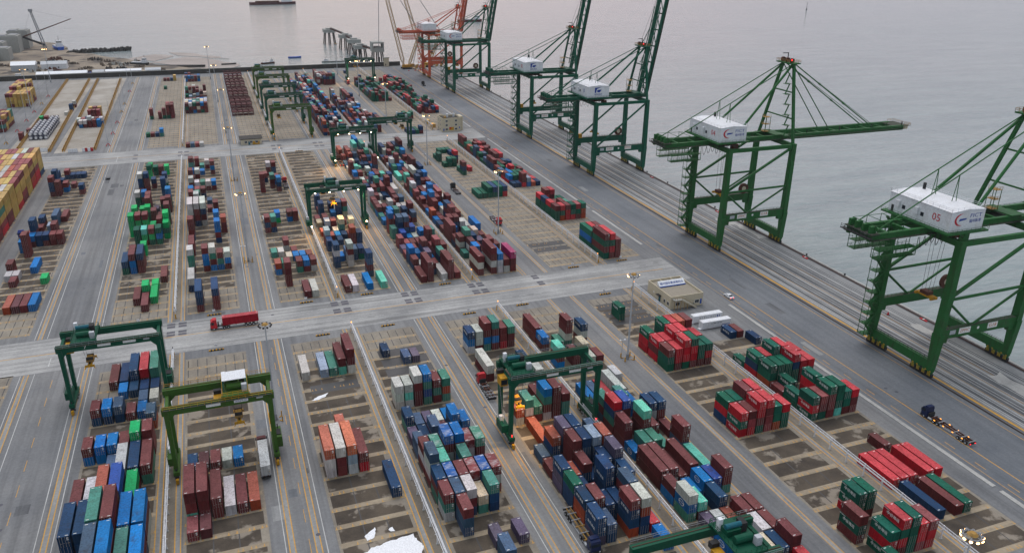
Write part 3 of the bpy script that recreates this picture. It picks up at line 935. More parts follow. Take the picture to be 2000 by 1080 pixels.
(5, 8, 2, 0, 0, 7, 11), (5, 8, 3, 0, 17, 0), (5, 8, 4, 1, 17), (5, 9, 0, 0, 7), (5, 9, 2, 0, 0, 0, 7, 0), (5, 9, 3, 0, 0, 0, 0), (5, 10, 0, 0, 8),
(5, 10, 1, 0, 0), (5, 10, 2, 0, 7, 0, 7, 0), (5, 10, 3, 0, 0, 0, 0), (5, 11, 0, 0, 5, 0), (5, 11, 1, 0, 0), (5, 11, 2, 0, 17, 17), (5, 11, 4, 0, 17),
(5, 12, 0, 0, 8), (5, 12, 1, 0, 0, 0, 0), (5, 12, 2, 0, 8, 0), (5, 12, 3, 0, 2), (5, 12, 4, 0, 0, 0), (5, 13, 0, 0, 0), (5, 13, 1, 0, 8, 0, 0, 0),
(5, 13, 2, 0, 0, 0, 0), (5, 13, 3, 0, 0), (5, 13, 4, 0, 0, 0, 0), (5, 14, 0, 0, 0, 0), (5, 14, 1, 0, 0), (5, 14, 2, 0, 0, 17, 17),
(5, 14, 4, 0, 17, 17), (5, 14, 3, 1, 2, 0, 7), (5, 15, 0, 0, 0), (5, 15, 1, 0, 8, 8), (5, 15, 2, 0, 8, 0, 0, 7), (5, 15, 4, 0, 17),
(5, 16, 0, 0, 2, 0), (5, 17, 0, 0, 17, 15, 8), (5, 17, 2, 1, 0), (5, 18, 0, 0, 0, 0, 0), (5, 18, 1, 0, 2), (5, 18, 3, 0, 17), (5, 18, 4, 0, 10),
(5, 18, 5, 0, 8), (5, 19, 0, 0, 0), (5, 19, 1, 0, 0, 0), (5, 19, 2, 0, 7, 7, 8), (5, 19, 3, 0, 0, 0), (5, 19, 4, 0, 0, 7), (5, 19, 5, 0, 7),
(5, 20, 1, 0, 0), (5, 20, 2, 0, 0), (5, 20, 3, 0, 7, 7, 0), (5, 20, 4, 0, 8, 8, 0), (5, 21, 1, 0, 16, 16), (5, 21, 3, 0, 0), (5, 22, 1, 0, 1),
(5, 22, 5, 0, 8), (5, 22, 0, 1, 16), (5, 22, 3, 1, 17, 0), (5, 23, 1, 0, 0), (5, 23, 2, 1, 0), (5, 23, 5, 1, 7, 17), (5, 24, 0, 0, 15, 7),
(5, 24, 1, 0, 8, 0), (5, 24, 3, 1, 17), (5, 24, 4, 1, 0, 0, 7), (5, 25, 0, 0, 17, 8, 0), (5, 25, 1, 0, 0, 0, 0, 0), (5, 25, 2, 0, 8, 0),
(5, 26, 0, 0, 17), (5, 26, 1, 0, 17), (5, 26, 3, 0, 15), (5, 26, 4, 0, 1), (5, 27, 0, 0, 0, 0), (5, 27, 1, 0, 11, 8), (5, 27, 3, 0, 0),
(5, 27, 4, 0, 0, 0), (5, 28, 0, 0, 0), (5, 28, 1, 0, 0, 7, 0), (5, 28, 3, 0, 18), (5, 28, 4, 0, 8, 7, 7), (5, 28, 5, 0, 0), (5, 29, 0, 0, 7),
(5, 29, 5, 0, 0), (5, 30, 1, 0, 17, 17), (5, 30, 3, 0, 15), (5, 30, 4, 0, 15, 7), (5, 30, 5, 0, 7, 15), (5, 31, 1, 1, 7, 7), (5, 31, 3, 1, 0, 0),
(5, 31, 5, 1, 0, 7, 0), (5, 33, 5, 1, 7), (6, 15, 0, 1, 13), (6, 15, 1, 1, 13), (6, 15, 2, 1, 13, 13), (6, 15, 3, 1, 7, 13), (6, 15, 4, 1, 13, 13),
(6, 15, 5, 1, 7, 2), (6, 22, 2, 0, 0, 7, 13), (6, 23, 2, 0, 13), (6, 23, 4, 0, 2), (6, 25, 0, 0, 13), (6, 25, 1, 0, 13, 13), (6, 25, 2, 0, 13, 13),
(6, 26, 3, 0, 2, 7, 0), (6, 27, 0, 0, 13, 13), (6, 28, 0, 0, 13), (6, 29, 4, 0, 7), (6, 30, 2, 0, 13), (6, 30, 3, 0, 13), (6, 30, 4, 0, 13),
(7, 0, 0, 1, 0, 13, 0, 13), (7, 0, 1, 1, 2, 13, 2, 0), (7, 0, 2, 1, 0, 0, 0), (7, 2, 0, 1, 13, 8, 13), (7, 2, 1, 1, 2, 13, 13),
(7, 2, 2, 1, 0, 13, 2), (7, 7, 1, 0, 0, 2, 2, 13), (7, 7, 2, 0, 13, 13, 2, 2), (7, 8, 0, 0, 0, 13, 13), (7, 8, 1, 0, 2, 0, 13),
(7, 8, 3, 0, 0, 0, 0, 0), (7, 8, 4, 0, 3, 15, 0), (7, 8, 5, 0, 13, 5, 5), (7, 9, 0, 0, 13, 13, 13), (7, 9, 3, 0, 12, 13, 13, 0),
(7, 9, 4, 0, 8, 13, 13), (7, 10, 1, 0, 2, 13), (7, 10, 3, 0, 13, 13, 0, 0), (7, 10, 4, 0, 2, 13), (7, 10, 5, 0, 7, 0, 0), (7, 11, 0, 0, 8, 0),
(7, 11, 1, 0, 2, 2, 2, 13), (7, 11, 2, 0, 2, 2), (7, 11, 3, 0, 2, 13, 0, 0), (7, 12, 0, 0, 2, 13), (7, 13, 0, 0, 5, 0, 5, 13), (7, 13, 3, 0, 0),
(7, 13, 4, 0, 0), (7, 13, 5, 0, 0), (7, 14, 0, 0, 12, 8, 13, 8), (7, 14, 2, 0, 7, 0, 13), (7, 15, 0, 0, 0, 0, 13), (7, 16, 0, 0, 13, 13, 13, 13),
(7, 17, 0, 0, 7), (7, 17, 1, 0, 7), (7, 18, 0, 0, 8, 2), (7, 18, 3, 0, 2, 0, 13, 13), (7, 19, 0, 0, 7, 13, 0), (7, 19, 1, 0, 13, 13),
(7, 19, 4, 0, 13, 13), (7, 19, 5, 0, 2), (7, 20, 2, 0, 13, 0, 13, 13), (7, 20, 3, 0, 2, 13, 0), (7, 20, 5, 0, 13, 13), (7, 21, 0, 0, 13, 0),
(7, 21, 1, 0, 2), (7, 21, 2, 0, 7, 13), (7, 21, 4, 0, 2, 2), (7, 22, 1, 0, 10, 0), (7, 22, 3, 0, 2, 0), (7, 22, 0, 1, 0, 13, 13), (7, 23, 1, 0, 13),
(7, 23, 2, 1, 2, 13, 13), (7, 24, 4, 0, 13, 0, 13), (7, 25, 0, 0, 13, 13), (7, 26, 0, 0, 13), (7, 27, 0, 0, 10, 7, 7), (7, 27, 1, 0, 2, 2),
(7, 27, 2, 0, 2, 8, 13), (7, 27, 4, 0, 0, 0, 0), (7, 27, 5, 0, 0, 0, 0), (7, 28, 0, 0, 13, 0), (7, 29, 0, 0, 5, 0), (7, 29, 2, 0, 2, 13, 13),
(7, 29, 4, 0, 0, 13), (7, 30, 0, 1, 0, 0, 13), (7, 31, 2, 0, 13, 13), (7, 32, 2, 0, 13, 0), (8, 3, 2, 1, 5), (8, 3, 3, 1, 1), (8, 3, 4, 1, 0),
(8, 3, 5, 1, 8), (8, 7, 1, 0, 0), (8, 7, 5, 0, 14), (8, 8, 0, 0, 17), (8, 8, 1, 0, 17), (8, 9, 0, 0, 0, 2), (8, 9, 3, 1, 8),
(8, 12, 1, 0, 0, 0, 0, 0), (8, 13, 0, 0, 8, 8), (8, 14, 1, 0, 8, 0), (8, 14, 2, 0, 7, 7), (8, 14, 3, 0, 7, 0), (8, 14, 4, 0, 0, 0),
(8, 14, 5, 0, 0, 0), (8, 15, 1, 0, 7, 7, 0, 0), (8, 15, 4, 0, 0, 0, 7), (8, 16, 0, 0, 0), (8, 16, 3, 0, 12, 0), (8, 17, 1, 0, 0),
(8, 18, 1, 0, 7, 0), (8, 18, 3, 1, 10, 10), (8, 19, 4, 1, 0), (8, 26, 0, 0, 0, 7, 7, 0), (8, 26, 1, 0, 0, 0, 0), (8, 26, 5, 0, 7, 0),
(8, 27, 2, 0, 0, 8), (8, 28, 0, 0, 7, 7, 7, 0), (8, 28, 1, 0, 7, 0), (8, 28, 3, 0, 0), (8, 29, 0, 0, 7, 7, 7), (8, 31, 1, 0, 2, 7), (8, 31, 2, 0, 7),
(8, 31, 3, 0, 7), (8, 31, 4, 0, 7), 
]
boxes = []      # dict per container
def read(txt, zone_y):
    y0, P = zone(zone_y)
    for ln in txt.strip().splitlines():
        p = ln.split()
        bk, kk = p[0], p[1]
        L = kk.endswith('L')
        k = int(kk.rstrip('L'))
        for it in p[2:]:
            r, cols = it.split('=')
            stack(bk, int(r), k, y0 + P * k + .05, cols, L, zone_y)
def stack(bk, r, k, y, cols, L, zy, x=None):
    n = len(cols)
    x = BX[bk] + RP[bk] * r + 1.22 + rg.uniform(-.04, .04) if x is None else x
    if bk == 'DR' and zy < 270 and k == -1 and L: x -= 1.3
    for i, c in enumerate(cols):
        t_ = n - 1 - i
        if c == 'r' and zy > 270 and bk not in ('DL', 'DR', 'LL'): c = 'p'
        boxes.append(dict(bk=bk, r=r, k=k, t=t_, n=n, c=c, L=L, zy=zy, x=x + rg.uniform(-.03, .03), y=y + rg.uniform(-.06, .06), z=.02 + t_ * (HGT[L] - .005)))
DR_ROWS = {8: 'mgg rgo mrr ggr pgm goo', 9: 'rgg tg mrg rm m g', 10: 'ngg rm mm r s n', 11: 'rgg rg m b n t', 12: '- - mrg rmg g g',
           17: 'n n mmr sb o n', 18: 'br gg gg gg m r', 19: 'mr bn gg gg g m', 20: 'ug g u r mg r', 21: 'mn gg b rr g g', 22: 'mnn gm mg r - g', 23: 'mnn gm mg ug - -',
           24: 'ug gr mmg rmg g n', 25: 'g u mmg rmg g -', 26: 'gm um g - - -', 27: 'unn rr g - m m', 28: 'gm gm rb mg r m', 29: 'om g u m m -', 30: 'gm g mr rb mg m', 31: 'mmg g g mr m -', 32: 'mmg g g - - -'}
read(DATA, 200)
for k_, row_ in DR_ROWS.items():
    for r_, c_ in enumerate(row_.split()):
        if c_ != '-': stack('DR', r_, k_, 289.05 + 6.7 * k_, c_, False, 400)
for q in MID:       # block, bay, row, long or short, then paint of each container from the top down
    if q[0] == 7 and q[1] > 3: continue
    stack(('AL', 'AR', 'BL', 'BR', 'CL', 'CR', 'DL', 'DR', 'LR', 'LL')[q[0]], q[2], q[1], 289.05 + 6.7 * q[1], ''.join('mxrpMoOnbvuqsgGtawcyBRT'[c] for c in q[4:]), bool(q[3]), 400)
# the far third of the yard
rf = random.Random(21)
def fill(bk, k0, k1, mix, dens, hmin, hmax, r0=0, r1=6):
    prev = {}
    for k in range(k0, k1):
        for r in range(r0, r1):
            if rf.random() > dens: continue
            h = max(hmin, min(hmax, prev.get(r, rf.randint(hmin, hmax)) + rf.choice((-1, 0, 0, 1))))
            prev[r] = h
            stack(bk, r, k, 563 + 6.8 * k, ''.join(rf.choice(mix) for _ in range(h)), False, 700)
fill('CL', 0, 34, 'mmmmmnnubbwtraxo', .90, 1, 4)
fill('CR', 0, 20, 'mmmmxnubbwwtrom', .90, 1, 4)
fill('CR', 31, 36, 'mmmntwr', .9, 2, 4)
fill('DL', 17, 30, 'gggmmmugg', .85, 1, 3)
stack('DL', 5, 6, 602, 'gm', False, 700); stack('DL', 4, 5, 597, 'tm', False, 700); stack('DL', 3, 6, 602, 'gn', False, 700); stack('DL', 2, 6, 602, 'm', False, 700)
for r, c in ((0, 'n'), (1, 'n'), (2, 'g'), (3, 'nm')): stack('DL', r, -2, 549.5, c, r < 3, 700)
fill('DR', 8, 31, 'gggmmrngmgump', .86, 1, 3)
for r, c in enumerate(('mmg', '', 'mm', 'mmg', 'mmmg', 'mmmm')):
    if c: stack('AL', r - 1 if r else -1, 14, 656, c, False, 700)
for r, c in enumerate(('rnr', 'mrr')): stack('AL', 3 + r, 15, 664, c + 'm', False, 700)
for r, c in enumerate(('g', 'm', 'n', 'bt')): stack('AL', r - 1, 4, 594, c, False, 700)
for r, c in enumerate(('m', 'm', 'n')): stack('AL', r + .4, 41, 838, c, False, 700)
stack('AL', 3.4, 41, 838, 'yy', False, 700)
stack('AL', 1, 33, 790, 'g', False, 700)
for r, c in enumerate(('m', 'u', 'p', 'w')): stack('AR', r - .9, -1, 555, c, False, 700)
for k in range(16, 28):
    for r in range(6):
        h = 3 if k < 19 else (2 if k in (20, 21, 19) else rf.choice((1, 2, 3, 4)))
        if k in (22,): continue
        stack('AR', r - 1.2, k, 563 + 6.8 * k, ''.join(rf.choice('mmmxtwwgbcsm') for _ in range(h)), False, 700)
for k in (39, 40, 42):
    for r in range(5 if k < 42 else 2): stack('AR', r - 1.8, k, 563 + 6.8 * k, ''.join(rf.choice('mnubm') for _ in range(2)), False, 700)
# yellow and red wall of stacks on the far left
for i in range(9):
    for j in range(13):
        k = j
        h = 5 if i > 1 else 5
        if j > 11 - (0 if i else 0): h = 5
        L = True
        for t_ in range(1): pass
        yy = 364 + 13.1 * j
        if yy > 519: continue
        cols = ''.join(rf.choice('yyppmyoypyyw' if t2 == 0 else ('yyyyyyypyymyt' if t2 < 3 else 'yyymprorn')) for t2 in range(h))
        stack('LL', 99, 100 + j, yy, cols, L, 400, x=-99 - 2.62 * i)
for i in range(6):
    for j in range(9):
        h = 5 if j > 2 else 4
        if j > 4 and i < (j - 3) // 2: continue
        if 3 <= j <= 4 and i < 3: h = 4
        stack('LL', 98, 200 + j, 737 + 6.8 * j, ''.join(rf.choice('yyyyyyympy') for _ in range(max(1, h - (2 if j > 5 and i < 2 else 0)))), False, 700, x=-140 - 2.7 * i)
        if j < 5: stack('LL', 97, 300 + j, 640 + 6.8 * j, ''.join(rf.choice('yymmmtymy') for _ in range(4 - (j == 0))), False, 700, x=-140 - 2.7 * i)
# small groups standing on the fenced pads
for i, c in enumerate(('wb', 'wm', 'wmm', 'mm', 'bb')): stack('LR', 96, 400 + i, 639, c, False, 700, x=-91.2 + 2.9 * i)
for i, c in enumerate(('wm', 'rm', 'nv', 'wn', 'mb', 'wb')): stack('LR', 96, 410 + i, 647, c, False, 700, x=-93.2 + 2.9 * i)
for i, c in enumerate(('n', 'rrn', 'mmn', 'rrr')): stack('LR', 96, 420 + i, 664, c, False, 700, x=-90.5 + 2.9 * i)
for i, c in enumerate(('yyy', 'mrr', 'yyy')): stack('LR', 96, 430 + i, 676, c, False, 700, x=-88 + 3 * i)
for x, y, c in ((-124, 608, 'mm'), (-123.5, 632, 'm'), (-122, 676, 'G'), (-118.8, 676, 'm'), (-105.5, 707, 'nn'), (-105, 722, 'wm'), (-107, 690, 'w')):
    stack('LR', 96, 440, y, c, False, 700, x=x)
# yellow boxes beside the small tower
for x, y, c in ((149.8, 566, 'y'), (149.2, 580, 'y')): stack('DR', 96, 450, y, c, False, 700, x=x)
for x, y, c in ((130, 838, 'n'), (139, 806, 'n'), (152, 760, 'n')): stack('DR', 96, 451, y, c, False, 700, x=x)

# ---- which containers show largest from the camera
occ = {}
for b_ in boxes:
    for i in range(2 if b_['L'] else 1):
        occ[(b_['zy'], b_['bk'], round(b_['r'] * 10), b_['k'] + i)] = max(occ.get((b_['zy'], b_['bk'], round(b_['r'] * 10), b_['k'] + i), 0), b_['n'])
camP = Vector((0, 0, CH))
Mi = m3.transposed()
def score(b_):
    L = LEN[b_['L']]
    c = Vector((b_['x'], b_['y'] + L / 2, b_['z'] + 1.3))
    v = Mi @ (c - camP)
    if v.z > -5: return 0
    px, py = v.x / -v.z * 1557, v.y / -v.z * 1557
    if abs(px) > 1030 or abs(py) > 560: return 0
    d2 = v.length_squared
    dirv = (camP - c).normalized()
    g = lambda dr, dk: occ.get((b_['zy'], b_['bk'], round((b_['r'] + dr) * 10), b_['k'] + dk), 0)
    s = 0
    if b_['t'] == b_['n'] - 1: s += 2.44 * L * dirv.z
    nf = g(0, -1) - b_['t']
    s += 2.44 * 2.6 * abs(dirv.y) * (1 if nf <= 0 else (.15 if nf == 1 else 0))
    side = g(-1 if b_['x'] > 0 else 1, 0) - b_['t']
    s += L * 2.6 * abs(dirv.x) * (1 if side <= 0 else (.1 if side == 1 else 0))
    return s / d2
for b_ in boxes: b_['s'] = score(b_)
order = sorted(range(len(boxes)), key=lambda i: -boxes[i]['s'])
single = set(order[:297])

ORD = ['first', 'second', 'third', 'fourth', 'fifth', 'sixth', 'seventh', 'eighth', 'ninth', 'tenth', 'eleventh', 'twelfth', 'thirteenth', 'fourteenth', 'fifteenth', 'sixteenth', 'seventeenth', 'eighteenth', 'nineteenth', 'twentieth']
NEARN = {'AL': 'under left gantry', 'AR': 'before olive gantry', 'BL': 'beyond olive gantry', 'BR': 'beside lorry lane', 'CL': 'under spotlit gantry',
         'CR': 'before lit mast', 'DL': 'in red-green block', 'DR': 'beside quay road', 'LR': 'at left edge'}
MIDN = {'AL': 'in bright green block', 'AR': 'by white stacks', 'BL': 'below cream hut', 'BR': 'under middle gantry', 'CL': 'in dense block',
        'CR': 'beside dense block', 'DL': 'by upper rail', 'DR': 'beside upper quay road', 'LR': 'near yellow stacks', 'LL': 'in yellow stacks'}
rowsof = {}
for b_ in boxes: rowsof.setdefault((b_['zy'], b_['bk']), set()).add(b_['k'])
rowsof = {k: sorted(v) for k, v in rowsof.items()}
stof = {}
for b_ in boxes: stof.setdefault((b_['zy'], b_['bk'], b_['k']), set()).add((round(b_['x'], 0), b_['r']))
def label(b_):
    zy, bk = b_['zy'], b_['bk']
    rows = rowsof[(zy, bk)]
    ri = rows.index(b_['k'])
    xs = sorted({q[1] for q in stof[(zy, bk, b_['k'])]})
    si = xs.index(b_['r'])
    nm = COL[b_['c']][1]
    size = 'long' if b_['L'] else 'short'
    if b_['n'] == 1: lev = 'unstacked'
    elif b_['t'] == b_['n'] - 1: lev = 'topmost'
    elif b_['t'] == 0: lev = 'lowest'
    else: lev = ORD[b_['n'] - 1 - b_['t']] + ' from top'
    place = (NEARN if zy < 270 else MIDN).get(bk, 'in the far yard')
    row = ('row %s' % ORD[ri] if ri < 20 else 'back row')
    return '%s %s container, %s, %s stack of %s row, %s' % (nm, size, lev, ORD[min(si, 19)], ORD[min(ri, 19)], place)

seen = {}
for i in sorted(single):
    b_ = boxes[i]
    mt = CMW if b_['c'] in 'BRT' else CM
    L = b_['L']
    flip = rf.random() < .33
    root = empty('shipping_container', (b_['x'], b_['y'], b_['z']))
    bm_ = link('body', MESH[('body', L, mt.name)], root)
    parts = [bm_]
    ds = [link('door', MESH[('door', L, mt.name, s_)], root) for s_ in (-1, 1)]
    parts += ds
    base = COL[b_['c']][0]
    k_ = rf.uniform(.82, 1.18)
    colr = [min(.95, max(0, ch * k_ * rf.uniform(.93, 1.07))) for ch in base] + [1]
    for p_ in parts: p_.color = colr
    if flip:
        for p_ in parts:
            p_.rotation_euler.z = math.pi
            p_.location.y = LEN[L]
    kind = None
    if b_['x'] > 60:
        if b_['bk'] in ('DL', 'DR') and b_['c'] in 'grp' and not L and rf.random() < .85: kind = 'big'
        elif b_['c'] == 'n' and not L and rf.random() < .7: kind = 'navy'
        elif b_['c'] == 'b' and not L and b_['bk'] == 'CR': kind = 'oval'
        elif rf.random() < .8 and b_['c'] in 'mopxuqrtgRO': kind = 'code'
    if kind: link('marking', marking_mesh(kind, L), root)
    lb = label(b_)
    seen[lb] = seen.get(lb, 0) + 1
    tag(root, lb, 'container', 'containers stacked across the yard')
for k_, v in seen.items():
    if v > 1: print('DUP', v, k_)

# everything further off as one object
vs, fs, cols_, mi_ = [], [], [], []
smats = [CMS, M['rod']]
def sbox(x0, x1, y0, y1, z0, z1, c, mi=0):
    b0 = len(vs)
    vs.extend([(x0, y0, z0), (x1, y0, z0), (x1, y1, z0), (x0, y1, z0), (x0, y0, z1), (x1, y0, z1), (x1, y1, z1), (x0, y1, z1)])
    for f in ((0, 1, 5, 4), (1, 2, 6, 5), (2, 3, 7, 6), (3, 0, 4, 7), (4, 5, 6, 7)):
        fs.append(tuple(b0 + q for q in f))
        cols_.append(c)
        mi_.append(mi)
for i, b_ in enumerate(boxes):
    if i in single: continue
    base = COL[b_['c']][0]
    k_ = rf.uniform(.8, 1.2)
    c = tuple(min(.95, ch * k_ * rf.uniform(.93, 1.07)) for ch in base) + (rf.random(),)
    L, H, w = LEN[b_['L']], HGT[b_['L']] - .02, 1.219
    x, y, z = b_['x'], b_['y'], b_['z']
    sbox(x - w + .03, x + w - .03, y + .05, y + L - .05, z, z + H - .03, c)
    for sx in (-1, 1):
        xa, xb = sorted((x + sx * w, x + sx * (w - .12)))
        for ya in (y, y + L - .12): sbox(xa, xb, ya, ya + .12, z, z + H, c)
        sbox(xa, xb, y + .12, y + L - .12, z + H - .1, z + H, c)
    if y < 520 and rf.random() < .65:
        for f in (-.78, -.3, .3, .78): sbox(x + f * w - .02, x + f * w + .02, y + .0, y + .05, z + .1, z + H - .1, c, 1)
me = bpy.data.meshes.new('stacked_containers')
me.from_pydata(vs, [], fs)
for m_ in smats: me.materials.append(m_)
me.polygons.foreach_set('material_index', mi_)
at = me.color_attributes.new('paint', 'FLOAT_COLOR', 'CORNER')
flat = []
for p_, c in zip(me.polygons, cols_): flat += list(c) * len(p_.vertices)
at.data.foreach_set('color', flat)
me.update()
o = link('stacked_containers', me)
tag(o, 'many small mixed colour containers stacked in the far two thirds of the yard', 'containers', kind='stuff')
print('containers', len(boxes), 'single', len(single))

# ---------------------------------------------------------------- rubber tyred gantry cranes
def wheel(mb_t, mb_r, c, r, w, axis='x'):
    d = Vector((w / 2, 0, 0)) if axis == 'x' else Vector((0, w / 2, 0))
    mb_t.tube(Vector(c) - d, Vector(c) + d, r, M['tyre'], 14)
    mb_r.tube(Vector(c) - d * 1.04, Vector(c) + d * 1.04, r * .5, M['lgrey'], 10)

def build_rtg(name, x, y, lbl, P, tx, spread_z, span=25.4, h=20.3, roofed=False, number=None, rails='grey', lit=False, sign=None, sx_off=0, right_only=False):
    root = empty(name, (x, y, 0))
    tag(root, lbl, 'gantry crane', 'rubber tyred gantry cranes over the container blocks')
    hs = span / 2
    yt, yb = 4.7, 4.0
    for sx in (-1, 1):
        for sy in (-1, 1):
            mb = MB()
            mb.bar((sx * hs, sy * yb, 2.6), (sx * hs, sy * yt, h + .2), .95, 1.15, P, 1.15, 1.5)
            mb.bar((sx * hs, sy * yt, h - 2.2), (sx * (hs - 2.2), sy * yt, h + .2), .9, .9, P)
            mb.build('leg', root)
        mb = MB()
        mb.box(sx * hs - .75, sx * hs + .75, -yb - 1.6, yb + 1.6, 1.9, 3.0, P)
        for yy in (-yb - .5, yb + .5):
            mb.box(sx * hs - .45, sx * hs + .45, yy - 1.5, yy + 1.5, 1.2, 1.95, M['dark'])
        mb.build('sill_beam', root)
        for yy in (-yb - 1.4, -yb + .5, yb - .5, yb + 1.4):
            a, b2 = MB(), MB()
            wheel(a, b2, (sx * hs, yy, .8), .8, .6)
            w_ = a.build('wheel', root)
            b2.build('rim', w_)
        mb = MB()
        for sy in (-1, 1):
            mb.box(sx * hs - .35, sx * hs + .35, sy * (yb + 2.4) - .45, sy * (yb + 2.4) + .45, .25, 1.5, M['yellow'])
        mb.build('bumper', root)
        mb = MB()
        mb.bar((sx * hs, -yt, h - .6), (sx * hs, yt, h - .6), .8, 1.0, P)
        mb.build('end_tie', root)
    for sy in (-1, 1):
        mb = MB()
        mb.box(-hs - 1.0, hs + 1.0, sy * yt - .62, sy * yt + .62, h - .7, h + 1.15, P)
        mb.box(-hs - 1.0, hs + 1.0, sy * yt - .7, sy * yt + .7, h + 1.152, h + 1.22, P)
        mb.box(-hs - .8, hs + .8, sy * yt - .06, sy * yt + .06, h + 1.22, h + 1.34, M['brown'])
        g_ = mb.build('girder', root)
        mb = MB()
        yo = sy * (yt + 1.15)
        mb.box(-hs - .6, hs + .6, min(yo, sy * (yt + .64)), max(yo, sy * (yt + .64)), h + .95, h + 1.02, M['deck'])
        mb.rail((-hs - .6, yo, h + 1.0), (hs + .6, yo, h + 1.0), M[rails] if rails in M else P, 1.1, 1.6, .06)
        mb.build('walkway', root)
    # engine house and electrics on the sills
    mb = MB()
    mb.box(hs - .1, hs + 1.9, -2.7, 2.6, 3.0, 6.1, P)
    mb.box(hs + .1, hs + 1.7, -1.6, 1.0, 6.1, 6.35, M['dark'])
    mb.tube((hs + 1.1, 1.8, 6.1), (hs + 1.1, 1.8, 7.4), .14, M['dark'], 8)
    mb.build('engine_house', root)
    mb = MB()
    mb.box(-hs - 1.9, -hs + .1, -2.4, 2.2, 3.0, 5.2, P)
    mb.box(-hs - 1.5, -hs - .4, .4, 1.5, 5.2, 6.6, M['white'])
    mb.rail((-hs - 1.9, -2.4, 5.2), (-hs - 1.9, 2.2, 5.2), P, 1.0, 1.1, .06)
    mb.build('switch_cabinet', root)
    mb = MB()                                   # ladders up two legs
    for sx in (-1, 1):
        mb.bar((sx * (hs + .8), .9 + sx * 2.2, 3.2), (sx * (hs + .8), yt - .6, h), .06, .06, M['grey'])
        mb.bar((sx * (hs + .8), 1.4 + sx * 2.2, 3.2), (sx * (hs + .8), yt - .1, h), .06, .06, M['grey'])
        for i in range(24):
            f = i / 24
            yy = (.9 + sx * 2.2) * (1 - f) + (yt - .6) * f
            mb.bar((sx * (hs + .8), yy, 3.2 + (h - 3.2) * f), (sx * (hs + .8), yy + .5, 3.2 + (h - 3.2) * f), .05, .05, M['grey'])
    mb.build('ladder', root)
    # trolley
    tr = MB()
    zt = h + 1.35
    tr.box(tx - 3.2, tx + 3.2, -yt - .4, yt + .4, zt + .25, zt + .5, P)
    for sy in (-1, 1): tr.box(tx - 3.4, tx + 3.4, sy * yt - .3, sy * yt + .3, zt, zt + .55, P)
    tr.box(tx - 2.4, tx + .8, .2, 3.6, zt + .5, zt + 1.9, P)
    tr.tube((tx - 2.0, -1.6, zt + 1.35), (tx + 1.9, -1.6, zt + 1.35), .85, P, 12)
    tr.tube((tx - 2.3, 1.2, zt + 2.3), (tx + 1.2, 1.2, zt + 2.3), .55, M['teal'], 10)
    tr.box(tx + 1.2, tx + 2.4, .6, 2.6, zt + .5, zt + 2.6, M['dark'])
    tr.box(tx + 1.6, tx + 2.9, -3.6, -2.5, zt + .5, zt + 2.4, M['lgrey'])
    tr.box(tx - 2.9, tx - 2.0, 2.4, 3.3, zt + .5, zt + 3.2, M['white'])
    for sx in (-1, 1): tr.rail((tx + sx * 3.1, -yt - .4, zt + .5), (tx + sx * 3.1, yt + .4, zt + .5), M['yellow'] if roofed else P, 1.1, 1.2, .07)
    for sy in (-1, 1): tr.rail((tx - 3.1, sy * (yt + .35), zt + .5), (tx + 3.1, sy * (yt + .35), zt + .5), M['yellow'] if roofed else P, 1.1, 1.2, .07)
    to = tr.build('trolley', root)
    if roofed:
        mb = MB()
        for sx in (-1, 1):
            for sy in (-1, 1): mb.bar((tx + sx * 2.7, sy * 2.0, zt + .5), (tx + sx * 2.7, sy * 2.0, zt + 3.3), .14, .14, M['teal'])
        mb.add([(tx - 2.9, -1.9, zt + 3.2), (tx + 2.9, -1.9, zt + 3.2), (tx + 2.9, 1.9, zt + 3.7), (tx - 2.9, 1.9, zt + 3.7), (tx - 2.9, -1.9, zt + 3.3), (tx + 2.9, -1.9, zt + 3.3), (tx + 2.9, 1.9, zt + 3.8), (tx - 2.9, 1.9, zt + 3.8)],
               [(0, 1, 5, 4), (1, 2, 6, 5), (2, 3, 7, 6), (3, 0, 4, 7), (4, 5, 6, 7), (3, 2, 1, 0)], M['white'])
        mb.build('canopy', to)
    mb = MB()
    cx = tx - 4.4
    mb.box(cx - 1.0, cx + 1.0, -2.2, .6, h - 2.6, h - .2, M['yellow'])
    mb.box(cx - .85, cx + .85, -2.26, -2.2, h - 2.2, h - .7, M['glass'])
    mb.box(cx - .9, cx + .9, .6, 1.8, h - .5, h + .8, M['dark'])
    mb.build('cab', to)
    # spreader with its hoist ropes
    if spread_z:
        mb = MB()
        L2 = 3.0
        z = spread_z
        mb.box(tx - .55, tx + .55, -L2, L2, z, z + .5, M['yellow'])
        for sy in (-1, 1): mb.box(tx - 1.25, tx + 1.25, sy * L2 - .25, sy * L2 + .25, z - .12, z + .42, M['yellow'])
        mb.box(tx - 1.0, tx + 1.0, -1.4, 1.4, z + .5, z + 1.25, M['rustyel'])
        mb.box(tx - .8, tx + .8, -.9, .9, z + 1.25, z + 1.9, M['yellow'])
        for sy in (-1, 1):
            mb.tube((tx - .9, sy * 1.1, z + 1.6), (tx + .9, sy * 1.1, z + 1.6), .45, M['dark'], 10)
            mb.box(tx - .16, tx + .16, sy * 2.2 - .3, sy * 2.2 + .3, z + .5, z + 1.0, M['dark'])
            for sx in (-1, 1):
                mb.bar((tx + sx * 1.0, sy * L2, z - .1), (tx + sx * 1.35, sy * (L2 + .3), z - .65), .16, .16, M['yellow'])
        sp = mb.build('spreader', to)
        mb = MB()
        for sx in (-1, 1):
            for sy in (-1, 1):
                mb.bar((tx + sx * .8, sy * 1.1, z + 1.6), (tx + sx * 1.6, sy * 2.4, zt + .3), .05, .05, M['dark'])
        mb.build('hoist_rope', sp)
    mb = MB()
    for x0 in (-3.0, 3.6): mb.box(x0, x0 + 3.4, -yt - .66, -yt - .625, h - .1, h + .62, M['txtwhite'])
